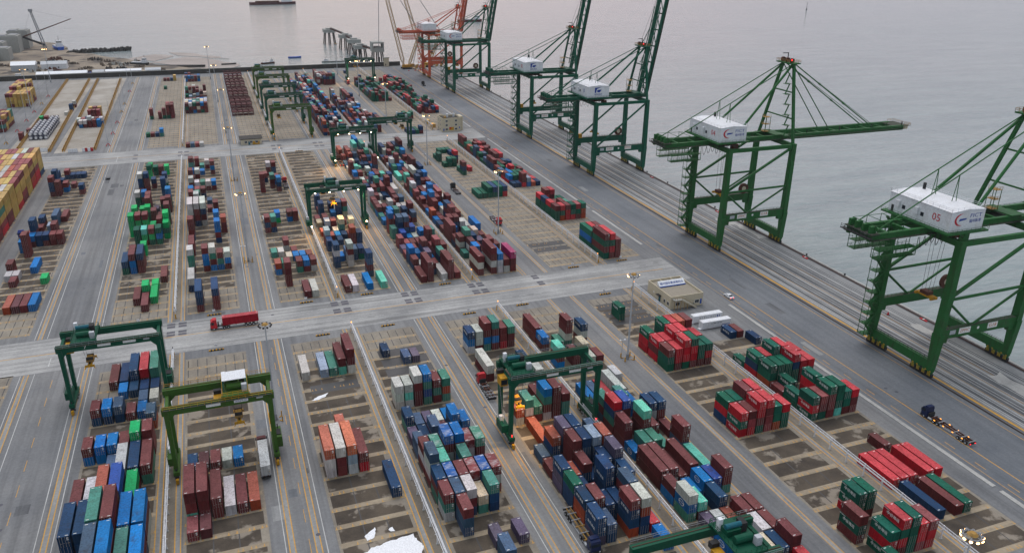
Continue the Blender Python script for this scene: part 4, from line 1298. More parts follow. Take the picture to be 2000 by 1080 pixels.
    mb.box(9.0, 10.6, -yt - .66, -yt - .625, h + .1, h + .55, M['lgrey'])
    mb.build('sign_plate', root)
    if number: text(number, 1.5, M['txtwhite'], root, face(-6.2, -yt - .64, h + .25, '-y'), 'number_marking')
    if sign: text(sign, .62, M['txtblue'], root, face(5.3, -yt - .675, h + .26, '-y'), 'sign_lettering', fit=2.9)
    mb = MB()
    for sx in (-1, 1): mb.tube((sx * hs, -yb - 1.2, 3.3), (sx * hs, -yb - 1.2, 3.75), .18, M['lampR'] if lit else M['dark'], 8)
    mb.build('warning_lamp', root)
    if lit and not right_only:
        mb = MB()
        for i in range(4):
            xx = -hs * .78 + i * hs * .52
            mb.tube((xx, -yt - .5, h - 1.0), (xx, -yt - .5, h - .72), .34, M['lampH'], 10)
        mb.build('flood_lamp', root)
        for sx in (-1, 1):
            mb = MB()
            mb.tube((sx * (hs + .1), -yb - 2.2, 4.0), (sx * (hs + .1), -yb - 2.55, 4.0), .32, M['lampH'], 10)
            mb.build('headlamp', root)
    return root

def spot(x, y, z, tgt, power, col=(1, .62, .28), ang=95, name='crane_floodlight'):
    l = bpy.data.lights.new(name, 'SPOT')
    l.energy = power
    l.color = col
    l.spot_size = R(ang)
    l.spot_blend = .8
    l.shadow_soft_size = .5
    o = bpy.data.objects.new(name, l)
    o.location = (x, y, z)
    o.rotation_euler = (Vector(tgt) - Vector((x, y, z))).to_track_quat('-Z', 'Y').to_euler()
    C.objects.link(o)
    return o

GN = 'rubber_tyred_gantry'
build_rtg(GN, -36.6, 234.2, 'dark green gantry crane numbered 7 straddling the block at left edge', M['rtg'], -6.4, 13.2, number='7')
build_rtg(GN, -8.2, 190.6, 'olive green gantry crane with white trolley canopy and yellow rails', M['olive'], 4.2, 12.6, span=24.6, roofed=True, rails='yellow', sign='XINHUA', h=20.2)
build_rtg(GN, 77.6, 176.6, 'dark green gantry crane with lit yellow spreader over orange containers', M['rtg'], -9.6, 10.6, lit=True, right_only=True)
build_rtg(GN, 48.4, 367.0, 'dark green gantry crane with four lit lamps over the navy stacks', M['rtg'], -1.5, 13.0, lit=True)
build_rtg(GN, 77.3, 484.0, 'dark green gantry crane with lit headlamp at far end of dense block', M['rtg'], -6.0, 0, lit=True)
build_rtg(GN, 104.5, 506.0, 'dark green gantry crane with raised spreader behind the dense blocks', M['rtg'], 8.0, 15.0)
for yy, P, lb in ((567, 'olive', 'nearest crane of the parked gantry row, olive girders'), (614, 'rtg', 'second nearest crane of the parked gantry row, dark green'), (660, 'rtg', 'middle dark green crane of the parked gantry row'),
                  (706, 'olive', 'second farthest crane of the parked gantry row, olive'), (752, 'olive', 'farthest olive crane of the parked gantry row')):
    build_rtg(GN, 48.6, yy, lb, M[P], -8.0, 14 if yy == 567 else 0)
build_rtg(GN, 136.2, 786, 'small distant green gantry crane standing before the sea wall', M['rtg'], -5.0, 14, lit=True)
build_rtg(GN, 77.8, 99.6, 'dark green gantry crane cut by the bottom picture edge', M['rtg'], 7.0, 14)
for x, y, t_, pw in ((70.5, 171, (68, 172, 0), 8000), (72, 178, (71, 178, 6), 4000), (48, 362, (46, 362, 0), 11000), (60, 362, (61, 356, 0), 9000), (37, 361, (38, 350, 0), 9000), (64, 477, (64, 468, 0), 16000), (66, 480, (72, 480, 0), 8000), (123, 780, (123, 774, 0), 12000)):
    spot(x, y, 18, t_, pw)

# ---------------------------------------------------------------- ship to shore cranes
def build_sts(y, lbl, P, g, apex, raised, num, numcol, logo, braces, sign1='ZPMC', sign2='501', house='white', W_=12.9, blen=66, signs=True):
    root = empty('quay_crane', (204.6, y, 0))
    tag(root, lbl, 'quay crane', 'ship to shore cranes along the quay')
    GA = 33.0
    D = M['deck']
    # bogies
    for x in (0, GA):
        for sy in (-1, 1):
            mb = MB()
            for i in range(4):
                yy = sy * (W_ - 6.4 + i * 2.2)
                mb.box(x - .55, x + .55, yy - .95, yy + .95, .45, 1.5, M['dark'])
                for q_ in (-.5, .5): mb.tube((x - .4, yy + q_, .45), (x + .4, yy + q_, .45), .44, M['dark'], 10)
                mb.box(x - .6, x + .6, yy - .6, yy + .6, 1.5, 2.25, P)
                for q_ in range(3): mb.box(x - .63, x + .63, yy - .55 + q_ * .42, yy - .33 + q_ * .42, .9, 2.28, M['stripe'])
            mb.box(x - .6, x + .6, sy * (W_ - 3.1) - 4.2, sy * (W_ - 3.1) + 4.2, 2.28, 3.1, P)
            for q_ in range(5): mb.box(x - .63, x + .63, sy * (W_ - 3.1) - 3.9 + q_ * 1.75, sy * (W_ - 3.1) - 3.3 + q_ * 1.75, 2.3, 3.12, M['stripe'] if q_ != 2 else M['dark'])
            mb.build('bogie', root)
        mb = MB()
        mb.box(x - .8, x + .8, -W_ + .4, W_ - .4, 2.9, 5.8, P)
        mb.rail((x - .65, -W_ + 1, 5.8), (x - .65, W_ - 1, 5.8), M['dark'], 1.1, 1.6, .07)
        mb.build('sill_beam', root)
    # legs
    for x in (0, GA):
        for sy in (-1, 1):
            mb = MB()
            yy = sy * W_
            mb.bar((x, yy, 2.9), (x, yy, 15.5), 2.0, 1.9, P, 2.2, 3.2)
            mb.bar((x, yy, 15.5), (x, yy, g + 1.4), 2.2, 2.6, P, 1.9, 2.2)
            mb.build('leg', root)
    for sy in (-1, 1):
        yy = sy * W_
        mb = MB()
        mb.box(.9, GA - .9, yy - .8, yy + .8, 13.7, 16.9, P)
        for xx, d in ((1.0, 1), (GA - 1.0, -1)):
            mb.prism([(xx, yy - .7), (xx + d * 2.4, yy - .7), (xx + d * 2.4, yy + .7), (xx, yy + .7)][::d], 12.2, 13.7, P)
        mb.box(.9, GA - .9, yy - .82, yy + .82, 16.902, 16.96, D)
        mb.rail((1.2, yy - .8, 16.95), (GA - 1.2, yy - .8, 16.95), P, 1.1, 1.7, .07)
        mb.build('portal_beam', root)
        mb = MB()
        mb.box(.7, GA - .7, yy - .6, yy + .6, g - .4, g + 1.2, P)
        mb.build('top_beam', root)
        mb = MB()
        if braces == 'k':
            mb.tube((.6, yy, 27.5), (GA - .8, yy, g - .4), .62, P, 8)
            mb.tube((.6, yy, 27), (GA - .8, yy, 27.5), .5, P, 8)
            mb.tube((.6, yy, 26.6), (12.5, yy, 16.9), .42, P, 8)
            mb.tube((GA - .8, yy, 27), (13.5, yy, 16.9), .42, P, 8)
        else:
            mb.tube((.9, yy, 16.9), (GA - .8, yy, g - .4), .55, P, 8)
        mb.build('brace', root)
    for x in (0, GA):
        mb = MB()
        mb.box(x - .7, x + .7, -W_ + .8, W_ - .8, g - .6, g + 1.3, P)
        mb.build('cross_beam', root)
    # twin girder and backreach
    for sy in (-1, 1):
        mb = MB()
        mb.box(-27.5, 36.2, sy * 4.3 - .6, sy * 4.3 + .6, g + 1.4, g + 3.6, P)
        mb.box(-27.5, 36.2, min(sy * 4.92, sy * 6.05), max(sy * 4.92, sy * 6.05), g + 1.8, g + 1.9, D)
        mb.rail((-27.5, sy * 6.0, g + 1.9), (36, sy * 6.0, g + 1.9), P, 1.1, 2.2, .07)
        mb.build('girder', root)
    mb = MB()
    for x in (-27, -19, -11, 9, 17, 25, 35):
        mb.box(x - .4, x + .4, -3.7, 3.7, g + 1.8, g + 3.0, P)
    mb.bar((9, -3.7, g + 2.4), (17, 3.7, g + 2.4), .4, .4, P)
    mb.bar((17, 3.7, g + 2.4), (25, -3.7, g + 2.4), .4, .4, P)
    mb.sheet(12, 34, -3.6, 3.6, g + 2.0, D)
    mb.build('girder_tie', root)
    # backreach machinery
    mb = MB()
    mb.box(-27.8, -24.5, -5.6, 5.6, g + 3.6, g + 3.9, D)
    for yy in (-4, -1.2, 1.6, 4.2):
        mb.box(-27.4, -25.2, yy - .5, yy + .5, g + 3.9, g + 6.0, P)
        mb.bar((-27.5, yy, g + 6), (-22.0, yy, g + 4.0), .25, .25, P)
    mb.rail((-28.6, -6.2, g + 2.8), (-28.6, 6.2, g + 2.8), M['dark'], 1.2, 1.5, .09)
    mb.box(-28.8, -27.5, -6.2, 6.2, g + 2.6, g + 2.8, M['dark'])
    for x in (-26, -20.5, -15):
        mb.bar((x, -4.6, g + 3.6), (x, -4.6, g + 6.2), .14, .14, P)
        mb.bar((x, 4.6, g + 3.6), (x, 4.6, g + 6.2), .14, .14, P)
        mb.bar((x, -4.6, g + 6.2), (x, 4.6, g + 6.2), .14, .14, P)
    for sy in (-1, 1): mb.bar((-26, sy * 4.6, g + 6.2), (-13, sy * 4.6, g + 6.0), .12, .12, P)
    mb.build('backreach_machinery', root)
    mb = MB()                                  # hanging maintenance stage
    for z in (g - 1.6, g - 4.2):
        mb.box(-24.5, -10, -6.4, -3.4, z, z + .12, P)
        mb.box(-24.5, -10, 3.4, 6.4, z, z + .12, P)
        for yy in (-6.4, -3.4, 3.4, 6.4): mb.rail((-24.5, yy, z), (-10, yy, z), P, 1.1, 1.4, .08)
    for x in (-24.4, -19.5, -14.8, -10.1):
        for yy in (-6.4, -3.4, 3.4, 6.4): mb.bar((x, yy, g - 4.2), (x, yy, g + 1.6), .14, .14, P)
    mb.build('maintenance_stage', root)
    mb = MB()                                  # festoon cable loops
    for sy in (-1,):
        for i in range(9):
            x0 = -9.5 + i * 2.1
            pts = [(x0 + 2.0 * f, sy * 6.3, g + 1.6 - (3.6 - (i % 3) * .5) * math.sin(math.pi * f)) for f in (0, .15, .3, .5, .7, .85, 1)]
            for p, q in zip(pts, pts[1:]): mb.bar(p, q, .12, .12, M['dark'])
    mb.build('festoon_cable', root)
    # machinery house
    mb = MB()
    hx0, hx1, hy, z0, z1 = -5.2, 8.2, 11.8, g + 4.2, g + 10.4
    mb.box(hx0, hx1, -hy, hy, z0, z1, M[house])
    mb.add([(hx0 - .2, -hy - .2, z1 + .002), (hx1 + .2, -hy - .2, z1 + .002), (hx1 + .2, hy + .2, z1 + .002), (hx0 - .2, hy + .2, z1 + .002), (hx0 + 6.6, -hy - .2, z1 + .55), (hx0 + 6.6, hy + .2, z1 + .55)],
           [(0, 1, 4), (1, 2, 5, 4), (2, 3, 5), (3, 0, 4, 5)], M[house])
    hs_ = mb.build('machinery_house', root)
    mb = MB()
    for yy in (-1.5, 5.8): mb.box(hx0 - .06, hx0 + .02, yy - .6, yy + .6, z0 + 2.0, z0 + 3.2, M['glass'])
    mb.box(hx0 - .06, hx0 + .02, 9.6, 10.6, z0 + .1, z0 + 2.2, M['dark'])
    mb.build('window', hs_)
    mb = MB()
    for yy in (.6, 8.0):
        mb.box(hx0 - .7, hx0 - .002, yy - .75, yy + .75, z0 + 2.2, z0 + 4.1, M['white'])
        mb.prism([(hx0 - .7, yy - .75), (hx0 - .0, yy - .75), (hx0 - .0, yy + .75), (hx0 - .7, yy + .75)], z0 + 4.1, z0 + 4.3, M['white'])
    mb.build('vent_cowl', hs_)
    mb = MB()
    for a, b_ in (((hx0, -hy, z1), (hx0, hy, z1)), ((hx0, -hy, z1), (hx1, -hy, z1)), ((hx1, -hy, z1), (hx1, hy, z1)), ((hx0, hy, z1), (hx1, hy, z1))):
        mb.rail(a, b_, M['white'], 1.1, 2.2, .06)
    mb.tube((hx1 - 2, hy - 2, z1), (hx1 - 2, hy - 2, z1 + 2.2), .5, M['dark'], 8)
    mb.build('roof_rail', hs_)
    mb = MB()
    mb.box(hx0 - 1.4, hx1 + 1.4, -hy - 1.4, hy + 1.4, z0 - .55, z0 - .05, P)
    for a, b_ in (((hx0 - 1.4, -hy - 1.4), (hx0 - 1.4, hy + 1.4)), ((hx0 - 1.4, -hy - 1.4), (hx1 + 1.4, -hy - 1.4)), ((hx1 + 1.4, -hy - 1.4), (hx1 + 1.4, hy + 1.4))):
        mb.rail((*a, z0 - .05), (*b_, z0 - .05), P, 1.1, 1.7, .06)
    mb.build('house_platform', root)
    if num: text(num, 3.2, M[numcol], hs_, face(hx0 - .04, -6.8, z0 + 3.2, '-x'), 'number_marking', .02)
    cx, cz = (hx0 + hx1) / 2, z0 + 3.6
    if logo == 'swirl':
        mb = MB()
        n = 20
        vs, fs = [], []
        for i in range(n + 1):
            a = R(75 + 215 * i / n)
            w_ = .75 * math.sin(math.pi * i / n) + .03
            ex, ez = 2.4, 1.9
            vs += [(cx - 2.6 + math.cos(a) * ex, -hy - .03, cz + math.sin(a) * ez), (cx - 2.6 + math.cos(a) * (ex - w_), -hy - .03, cz + math.sin(a) * (ez - w_))]
        fs = [(2 * i, 2 * i + 1, 2 * i + 3, 2 * i + 2) for i in range(n)]
        mb.add(vs, fs, M['txtred'])
        mb.add([(cx - 3.3, -hy - .03, cz - .45), (cx - .5, -hy - .03, cz - .1), (cx - .2, -hy - .03, cz + .35), (cx - 3.0, -hy - .03, cz + .3)], [(0, 1, 2, 3)], M['txtblue'])
        mb.build('emblem', hs_)
        text('FICT', 1.7, M['txtblue'], hs_, face(cx + 3.2, -hy - .03, cz + .9, '-y'), 'lettering', .01, fit=4.6)
        text('福州新港', 1.25, M['txtblue'], hs_, face(cx + 3.2, -hy - .03, cz - .8, '-y'), 'lettering', .01, fit=4.6)
    elif logo == 'sail':
        mb = MB()
        yq = -hy - .03
        q = lambda pts: [(cx + a, yq, cz + b_) for a, b_ in pts]
        mb.add(q([(-2.4, -1.0), (-1.5, -1.0), (-1.4, .2), (-.9, 1.2), (2.0, 2.2), (-.6, 1.9), (-2.4, 1.9)]), [(0, 1, 2, 3, 4, 5, 6)], M['txtblue'])
        mb.add(q([(-1.2, .1), (-.6, -.7), (.6, -.85), (1.3, -.2), (1.9, .7), (-.2, .6)]), [(0, 1, 2, 3, 4, 5)], M['txtblue'])
        mb.build('emblem', hs_)
        text('福州港务', 1.2, M['txtblue'], hs_, face(cx - .2, -hy - .03, cz - 2.0, '-y'), 'lettering', .01, fit=4.8)
    # A frame and stays
    ax = 34.6
    mb = MB()
    for sy in (-1, 1):
        mb.bar((GA, sy * (W_ - .6), g + 1.2), (ax, sy * 3.6, apex), 1.05, 1.05, P)
        mb.tube((1.0, sy * (W_ - 3), g + 2.4), (ax - .6, sy * 3.2, apex - .6), .52, P, 8)
    for f in (.3, .62):
        mb.bar((GA + 1.6 * f, -(W_ - .6) * (1 - f) - 3.6 * f, g + 1.2 + (apex - g) * f), (GA + 1.6 * f, (W_ - .6) * (1 - f) + 3.6 * f, g + 1.2 + (apex - g) * f), .5, .5, P)
    mb.build('a_frame', root)
    mb = MB()
    mb.box(ax - 2.6, ax + 2.2, -5.2, 5.2, apex, apex + .5, P)
    for yy in (-3, 0, 3): mb.tube((ax - .8, yy - .5, apex + 1.4), (ax - .8, yy + .5, apex + 1.4), 1.0, M['brown'], 12)
    for a, b_ in (((ax - 2.6, -5.2), (ax + 2.2, -5.2)), ((ax - 2.6, -5.2), (ax - 2.6, 5.2)), ((ax + 2.2, -5.2), (ax + 2.2, 5.2)), ((ax - 2.6, 5.2), (ax + 2.2, 5.2))):
        mb.rail((*a, apex + .5), (*b_, apex + .5), M['rustyel'], 1.2, 1.3, .09)
    mb.bar((ax, 1, apex + .5), (ax, 1, apex + 4.2), .3, .3, M['dark'])
    mb.bar((ax, 1, apex + 4.2), (ax - 2.8, 1, apex + 4.2), .3, .3, M['dark'])
    mb.build('apex_platform', root)
    mb = MB()
    mb.tube((ax - 2.5, -5, apex + 1.7), (ax - 2.5, -5, apex + 2.2), .2, M['lampR'], 8)
    mb.build('beacon', root)
    mb = MB()
    for sy in (-1, 1):
        mb.tube((ax - .8, sy * 3.4, apex - .3), (-26, sy * 4.3, g + 3.9), .2, P, 6)
        for f in (.34, .5):
            px, pz = ax - .8 + (-26 - ax + .8) * f, apex - .3 + (g + 3.9 - apex + .3) * f
            if f == .5: mb.bar((px, sy * 3.9, pz), (px + .9, sy * 3.9, z1), .16, .16, P); mb.bar((px, sy * 3.9, pz), (px - .9, sy * 3.9, z1), .16, .16, P)
    mb.build('backstay', root)
    # boom
    bo = empty('boom')
    bo.parent = root
    bo.location = (36.6, 0, g + 2.0)
    for sy in (-1, 1):
        mb = MB()
        mb.box(0, blen, sy * 4.3 - .55, sy * 4.3 + .55, -.7, 1.5, P)
        mb.box(0, blen, min(sy * 4.87, sy * 5.95), max(sy * 4.87, sy * 5.95), .1, .2, D)
        mb.rail((0, sy * 5.9, .2), (blen, sy * 5.9, .2), P, 1.1, 2.4, .08)
        mb.build('boom_girder', bo)
    mb = MB()
    nb = int(blen / 9)
    for i in range(nb + 1):
        x = .8 + i * (blen - 1.6) / nb
        mb.box(x - .35, x + .35, -3.75, 3.75, -.1, .9, P)
        if i < nb and raised: mb.bar((x, -3.7, .4), (x + (blen - 1.6) / nb, 3.7, .4), .35, .35, P)
        mb.bar((x, -4.3, 1.5), (x, -4.3, 3.2), .3, .3, M['dark'] if i % 2 else P)
    mb.build('boom_tie', bo)
    mb = MB()
    mb.box(blen, blen + 2.6, -5.0, 5.0, -.4, 1.2, M['cream'] if not raised else P)
    for a, b_ in (((blen, -5.5), (blen + 3.6, -5.5)), ((blen + 3.6, -5.5), (blen + 3.6, 5.5)), ((blen, 5.5), (blen + 3.6, 5.5))):
        mb.rail((*a, 1.2), (*b_, 1.2), M['rustyel'], 1.2, 1.2, .1)
    mb.box(blen - 5, blen + 3.6, -5.6, 5.6, 1.14, 1.24, D)
    mb.build('boom_tip', bo)
    if raised: bo.rotation_euler = (0, -R(80), 0)
    mb = MB()
    cosb, sinb = (math.cos(R(80)), math.sin(R(80))) if raised else (1, 0)
    def onb(d, yy, off=1.4): return Vector((36.6 + d * cosb - off * sinb, yy, g + 2.0 + d * sinb + off * cosb))
    if not raised:
        for sy in (-1, 1):
            mb.tube((ax + .6, sy * 3.4, apex), onb(blen - 18, sy * 4.3), .26, P, 6)
            mb.tube((ax + .6, sy * 3.0, apex), onb(blen - 16, sy * 3.6), .12, P, 5)
            mb.tube((ax + .4, sy * 3.4, apex - 1), onb(23, sy * 4.3), .22, P, 6)
            for f in (.3, .6): mb.tube(Vector((ax + .6, sy * 3.4, apex)).lerp(onb(blen - 18, sy * 4.3), f - .01), Vector((ax + .6, sy * 3.4, apex)).lerp(onb(blen - 18, sy * 4.3), f + .01), .45, P, 6)
    else:
        for sy in (-1, 1):
            mb.tube((ax + .6, sy * 3.4, apex), onb(38, sy * 3.0, 3.2), .2, P, 6)
            mb.tube((ax - 1.0, sy * 2.0, apex + 1), onb(58, sy * 2.0, 3.0), .07, M['dark'], 5)
            mb.tube(onb(4, sy * 3.4, 3.0), onb(50, sy * 3.4, 3.0), .3, P, 6)
    mb.build('forestay', root)
    # trolley, operator cab, spreader
    mb = MB()
    mb.box(2.5, 9.5, -3.5, 3.5, g + .2, g + 1.3, M['brown'])
    mb.box(9.6, 12.0, -2.2, .6, g - 2.6, g + .2, M['brown'])
    mb.box(12.0, 12.06, -2.0, .4, g - 2.2, g - .6, M['glass'])
    tr_ = mb.build('trolley', root)
    mb = MB()
    z = 22.5
    mb.box(5, 7, -3.1, 3.1, z, z + .7, M['yellow'])
    for sy in (-1, 1): mb.box(4.6, 7.4, sy * 3.1 - .35, sy * 3.1 + .35, z - .3, z + .5, M['yellow'])
    mb.box(4.8, 7.2, -1.6, 1.6, z + .7, z + 1.8, M['brown'])
    sp = mb.build('spreader', tr_)
    mb = MB()
    for xx in (5.2, 6.8):
        for yy in (-1.3, 1.3): mb.bar((xx, yy, z + 1.5), (xx, yy * 1.6, g + .3), .07, .07, M['dark'])
    mb.build('hoist_rope', sp)
    mb = MB()
    mb.tube((28.2, W_ - 1.4, 19.6), (28.2, W_ - .5, 19.6), 2.5, M['brown'], 20)
    mb.tube((28.2, W_ - 1.5, 19.6), (28.2, W_ - .4, 19.6), 1.1, M['cream'], 14)
    mb.build('cable_reel', root)
    if braces != 'k' and signs:
        mb = MB()
        mb.box(1.6, 3.6, W_ - 1.2, W_ + .8, 16.95, 19.4, M['yellow'])
        mb.build('control_cabinet', root)
    # stair tower on the landward far leg
    mb = MB()
    z = 4.0
    k = 0
    while z < g - 1:
        x0, x1 = (-1.2, -4.4) if k % 2 == 0 else (-4.4, -1.2)
        mb.box(-5.0, -.9, W_ - 1.4, W_ + 1.6, z, z + .15, P)
        mb.bar((x0, W_ - .8, z + .1), (x1, W_ - .8, z + 3.9), 1.1, .45, P)
        mb.rail((-5.0, W_ - 1.4, z + .15), (-5.0, W_ + 1.6, z + .15), P, 1.1, 1.4, .08)
        mb.rail((-5.0, W_ - 1.4, z + .15), (-1.0, W_ - 1.4, z + .15), P, 1.1, 1.4, .08)
        z += 3.9
        k += 1
    for yy in (W_ - 1.3, W_ + 1.5): mb.bar((-4.9, yy, 4), (-4.9, yy, g - 1), .14, .14, P)
    mb.build('stair_tower', root)
    mb = MB()                                  # mast platforms by the sea side girder
    mb.box(28.5, 33.5, -5.5, 5.5, g + 3.7, g + 4.0, P)
    for z in (4.0, 7.2, 10.4):
        mb.box(27.6, 30.2, 1.2, 4.2, g + z, g + z + .12, M['rustyel'])
        mb.rail((27.6, 1.2, g + z), (30.2, 1.2, g + z), M['rustyel'], 1.1, .9, .08)
        mb.rail((27.6, 1.2, g + z), (27.6, 4.2, g + z), M['rustyel'], 1.1, 1, .08)
    for xx in (27.7, 30.1):
        for yy in (1.3, 4.1): mb.bar((xx, yy, g + 3.9), (xx, yy, g + 10.4), .16, .16, P)
    k = 0
    z = g + 4
    while z < apex - 4:
        mb.box(31.0, 33.6, -9.6 + (z - g) * .17, -7.0 + (z - g) * .17, z, z + .14, P)
        mb.bar((31.2, -8.3 + (z - g) * .17, z), (33.2, -8.0 + (z - g) * .17, z + 4.4), .6, .15, P)
        z += 4.4
    mb.build('mast_stair', root)
    if signs:
        mb = MB()
        yy = -W_ - .83
        mb.box(3.6, 6.0, yy, yy + .02, 15.0, 16.4, M['lgrey'])
        mb.box(7.4, 12.2, yy, yy + .02, 14.7, 16.7, M['txtwhite'])
        mb.tube((15.5, yy, 15.7), (15.5, yy + .02, 15.7), .5, M['txtwhite'], 12)
        mb.box(19.6, 23.8, yy, yy + .02, 14.7, 16.7, M['txtwhite'])
        for i, (a, b_) in enumerate(((6.0, 1.0), (3.2, 1.4), (1.0, 2.0), (-1.8, 1.8))):
            mb.box(-.73, -.705, -a - b_, -a, 3.4, 4.8 if i != 2 else 5.0, M['txtwhite'] if i != 3 else M['cream'])
        mb.build('sign_plate', root)
        s1, s2 = ((9.8, sign1), (21.7, sign2)) if braces == 'k' else ((21.7, sign1), (9.8, sign2))
        text(s1[1], 1.5, M['txtor'], root, face(s1[0], yy - .01, 15.7, '-y'), 'sign_lettering', .005, fit=4.0)
        text(s2[1], 1.7, M['txtor'], root, face(s2[0], yy - .01, 15.7, '-y'), 'sign_lettering', .005, fit=3.2)
    return root

build_sts(175.8, 'nearest green ship crane with white house numbered 05 and lowered boom', M['sts2'], 45.2, 79.5, False, '05', 'txtred', 'swirl', 'k', sign2='G18')
build_sts(294.6, 'green ship crane with white house numbered 04 and boom reaching over water', M['sts2'], 45.2, 79.5, False, '04', 'txtred', 'swirl', 'k', sign2='G18')
build_sts(424.6, 'dark green raised boom crane with blue sail emblem nearest the lowered boom cranes', M['sts'], 41.5, 71.5, True, '0', 'txtblue', 'sail', 'd', sign2='501')
build_sts(524.2, 'second farthest dark green raised boom crane with blue sail emblem', M['sts'], 41.5, 71.5, True, '02', 'txtred', 'sail', 'd', sign2='501')
build_sts(711.5, 'farthest dark green raised boom crane in front of the orange crane', M['sts'], 41.5, 71.5, True, '', 'txtred', 'swirl', 'd', sign2='501')
build_sts(797.5, 'orange red quay crane with raised boom beside the crawler cranes', M['orange'], 41.0, 66, True, '', 'txtred', '', 'd', house='white', signs=False)

# ---------------------------------------------------------------- cable rails between the blocks
def cable_rail(x, y0, y1, lbl, step=6.2, lamp=True):
    root = empty('cable_rail', (x, y0, 0))
    tag(root, lbl, 'rail', 'white cable rails between the container blocks')
    L = y1 - y0
    n = int(L / step)
    post = None
    for i in range(n + 1):
        if i == 0:
            mb = MB()
            mb.box(-.14, .14, -.1, .1, 0, 3.9, M['white'])
            mb.box(-.32, .32, -.3, .3, 0, .14, M['concrete'])
            mb.box(-.55, .55, -.06, .06, 2.75, 2.9, M['white'])
            post = mb.build('post', root)
        else:
            c = post.copy()
            C.objects.link(c)
            c.parent = root
            c.location = (0, i * L / n, 0)
    mb = MB()
    for z, xx, h in ((3.75, 0, .12), (3.38, .30, .16), (3.1, -.30, .16), (2.72, .12, .42)):
        mb.box(xx - .06, xx + .06, 0, L, z, z + h, M['white'])
    k = int(L / 1.55)
    for i in range(k):
        a, b_ = i * L / k, (i + 1) * L / k
        mb.bar((0, a, 2.9 if i % 2 else 3.8), (0, b_, 3.8 if i % 2 else 2.9), .05, .05, M['white'])
    mb.build('rail', root)
    if lamp:
        for yy in (0, L) if y0 > 280 else (L,):
            s_ = -1 if yy == 0 else 1
            mb = MB()
            mb.box(-.2, .2, yy + s_ * .9 - .2, yy + s_ * .9 + .2, 0, 1.8, M['yellow'])
            mb.build('guard_post', root)
            mb = MB()
            mb.tube((0, yy, 3.9), (0, yy, 4.25), .16, M['lampO'] if x > 0 else M['dark'], 8)
            mb.build('end_lamp', root)
for nm, x in FX.items():
    side = {'A': 'leftmost', 'B': 'second from left', 'C': 'third from left', 'D': 'rightmost'}[nm]
    cable_rail(x, 66, 254.5, '%s white cable rail before the near cross road' % side)
    cable_rail(x, 287, 521, '%s white cable rail between the two cross roads' % side)
    cable_rail(x, 561, 856, '%s white cable rail beyond the far cross road' % side, 9.5)

# ---------------------------------------------------------------- lamp masts
def mast(x, y, lbl, lit, h=30.5, guard=True):
    root = empty('lamp_mast', (x, y, 0))
    tag(root, lbl, 'lamp mast', 'tall lamp masts in the yard')
    mb = MB()
    mb.tube((0, 0, 0), (0, 0, h), .36, M['lgrey'], 10, .14)
    mb.tube((0, 0, 0), (0, 0, .5), .55, M['grey'], 10)
    mb.box(-.4, .4, -.4, .4, .5, 1.9, M['grey'])
    mb.build('pole', root)
    mb = MB()
    n = 10
    for i in range(n):
        a, b_ = 2 * math.pi * i / n, 2 * math.pi * (i + 1) / n
        mb.bar((math.cos(a) * 1.5, math.sin(a) * 1.5, h - .3), (math.cos(b_) * 1.5, math.sin(b_) * 1.5, h - .3), .12, .12, M['grey'])
        if i % 2 == 0: mb.bar((0, 0, h - .2), (math.cos(a) * 1.5, math.sin(a) * 1.5, h - .3), .1, .1, M['grey'])
    mb.tube((0, 0, h - .1), (0, 0, h + .35), .95, M['rustyel'], 14, .5)
    ring = mb.build('lamp_ring', root)
    for i in range(n):
        a = 2 * math.pi * i / n
        mb = MB()
        c = Vector((math.cos(a) * 1.75, math.sin(a) * 1.75, h - .45))
        o_ = Vector((math.cos(a), math.sin(a), -.55)).normalized()
        mb.tube(c - o_ * .3 + Vector((0, 0, .1)), c + o_ * .05, .20, M['dark'] if not lit else M['grey'], 8, .34)
        on = lit and (i % 10) < lit
        mb.tube(c + o_ * .05, c + o_ * (.26 if on else .10), .30, M['lampW'] if on else M['glass'], 8, .24)
        mb.build('floodlight', ring)
    mb = MB()
    mb.bar((-1.5, 1.4, 0), (-1.5, 1.4, 6.5), .14, .14, M['lgrey'])
    mb.bar((-2.3, 1.4, 6.5), (-.7, 1.4, 6.5), .12, .12, M['lgrey'])
    for s_ in (-1, 1): mb.box(-1.5 + s_ * .8 - .25, -1.5 + s_ * .8 + .25, 1.15, 1.65, 6.55, 6.75, M['white'])
    mb.build('camera_post', root)
    if guard:
        for sx, sy in ((-1, -1), (1, -1), (1, 1), (-1, 1)):
            mb = MB()
            mb.bar((sx * 1.7, sy * 1.5, 0), (sx * 1.7, sy * 1.5, 1.7), .28, .28, M['yellow'])
            mb.bar((sx * 1.7, sy * 1.5, .1), (sx * 1.0, sy * .8, .1), .25, .2, M['yellow'])
            mb.build('guard_post', root)
    return root
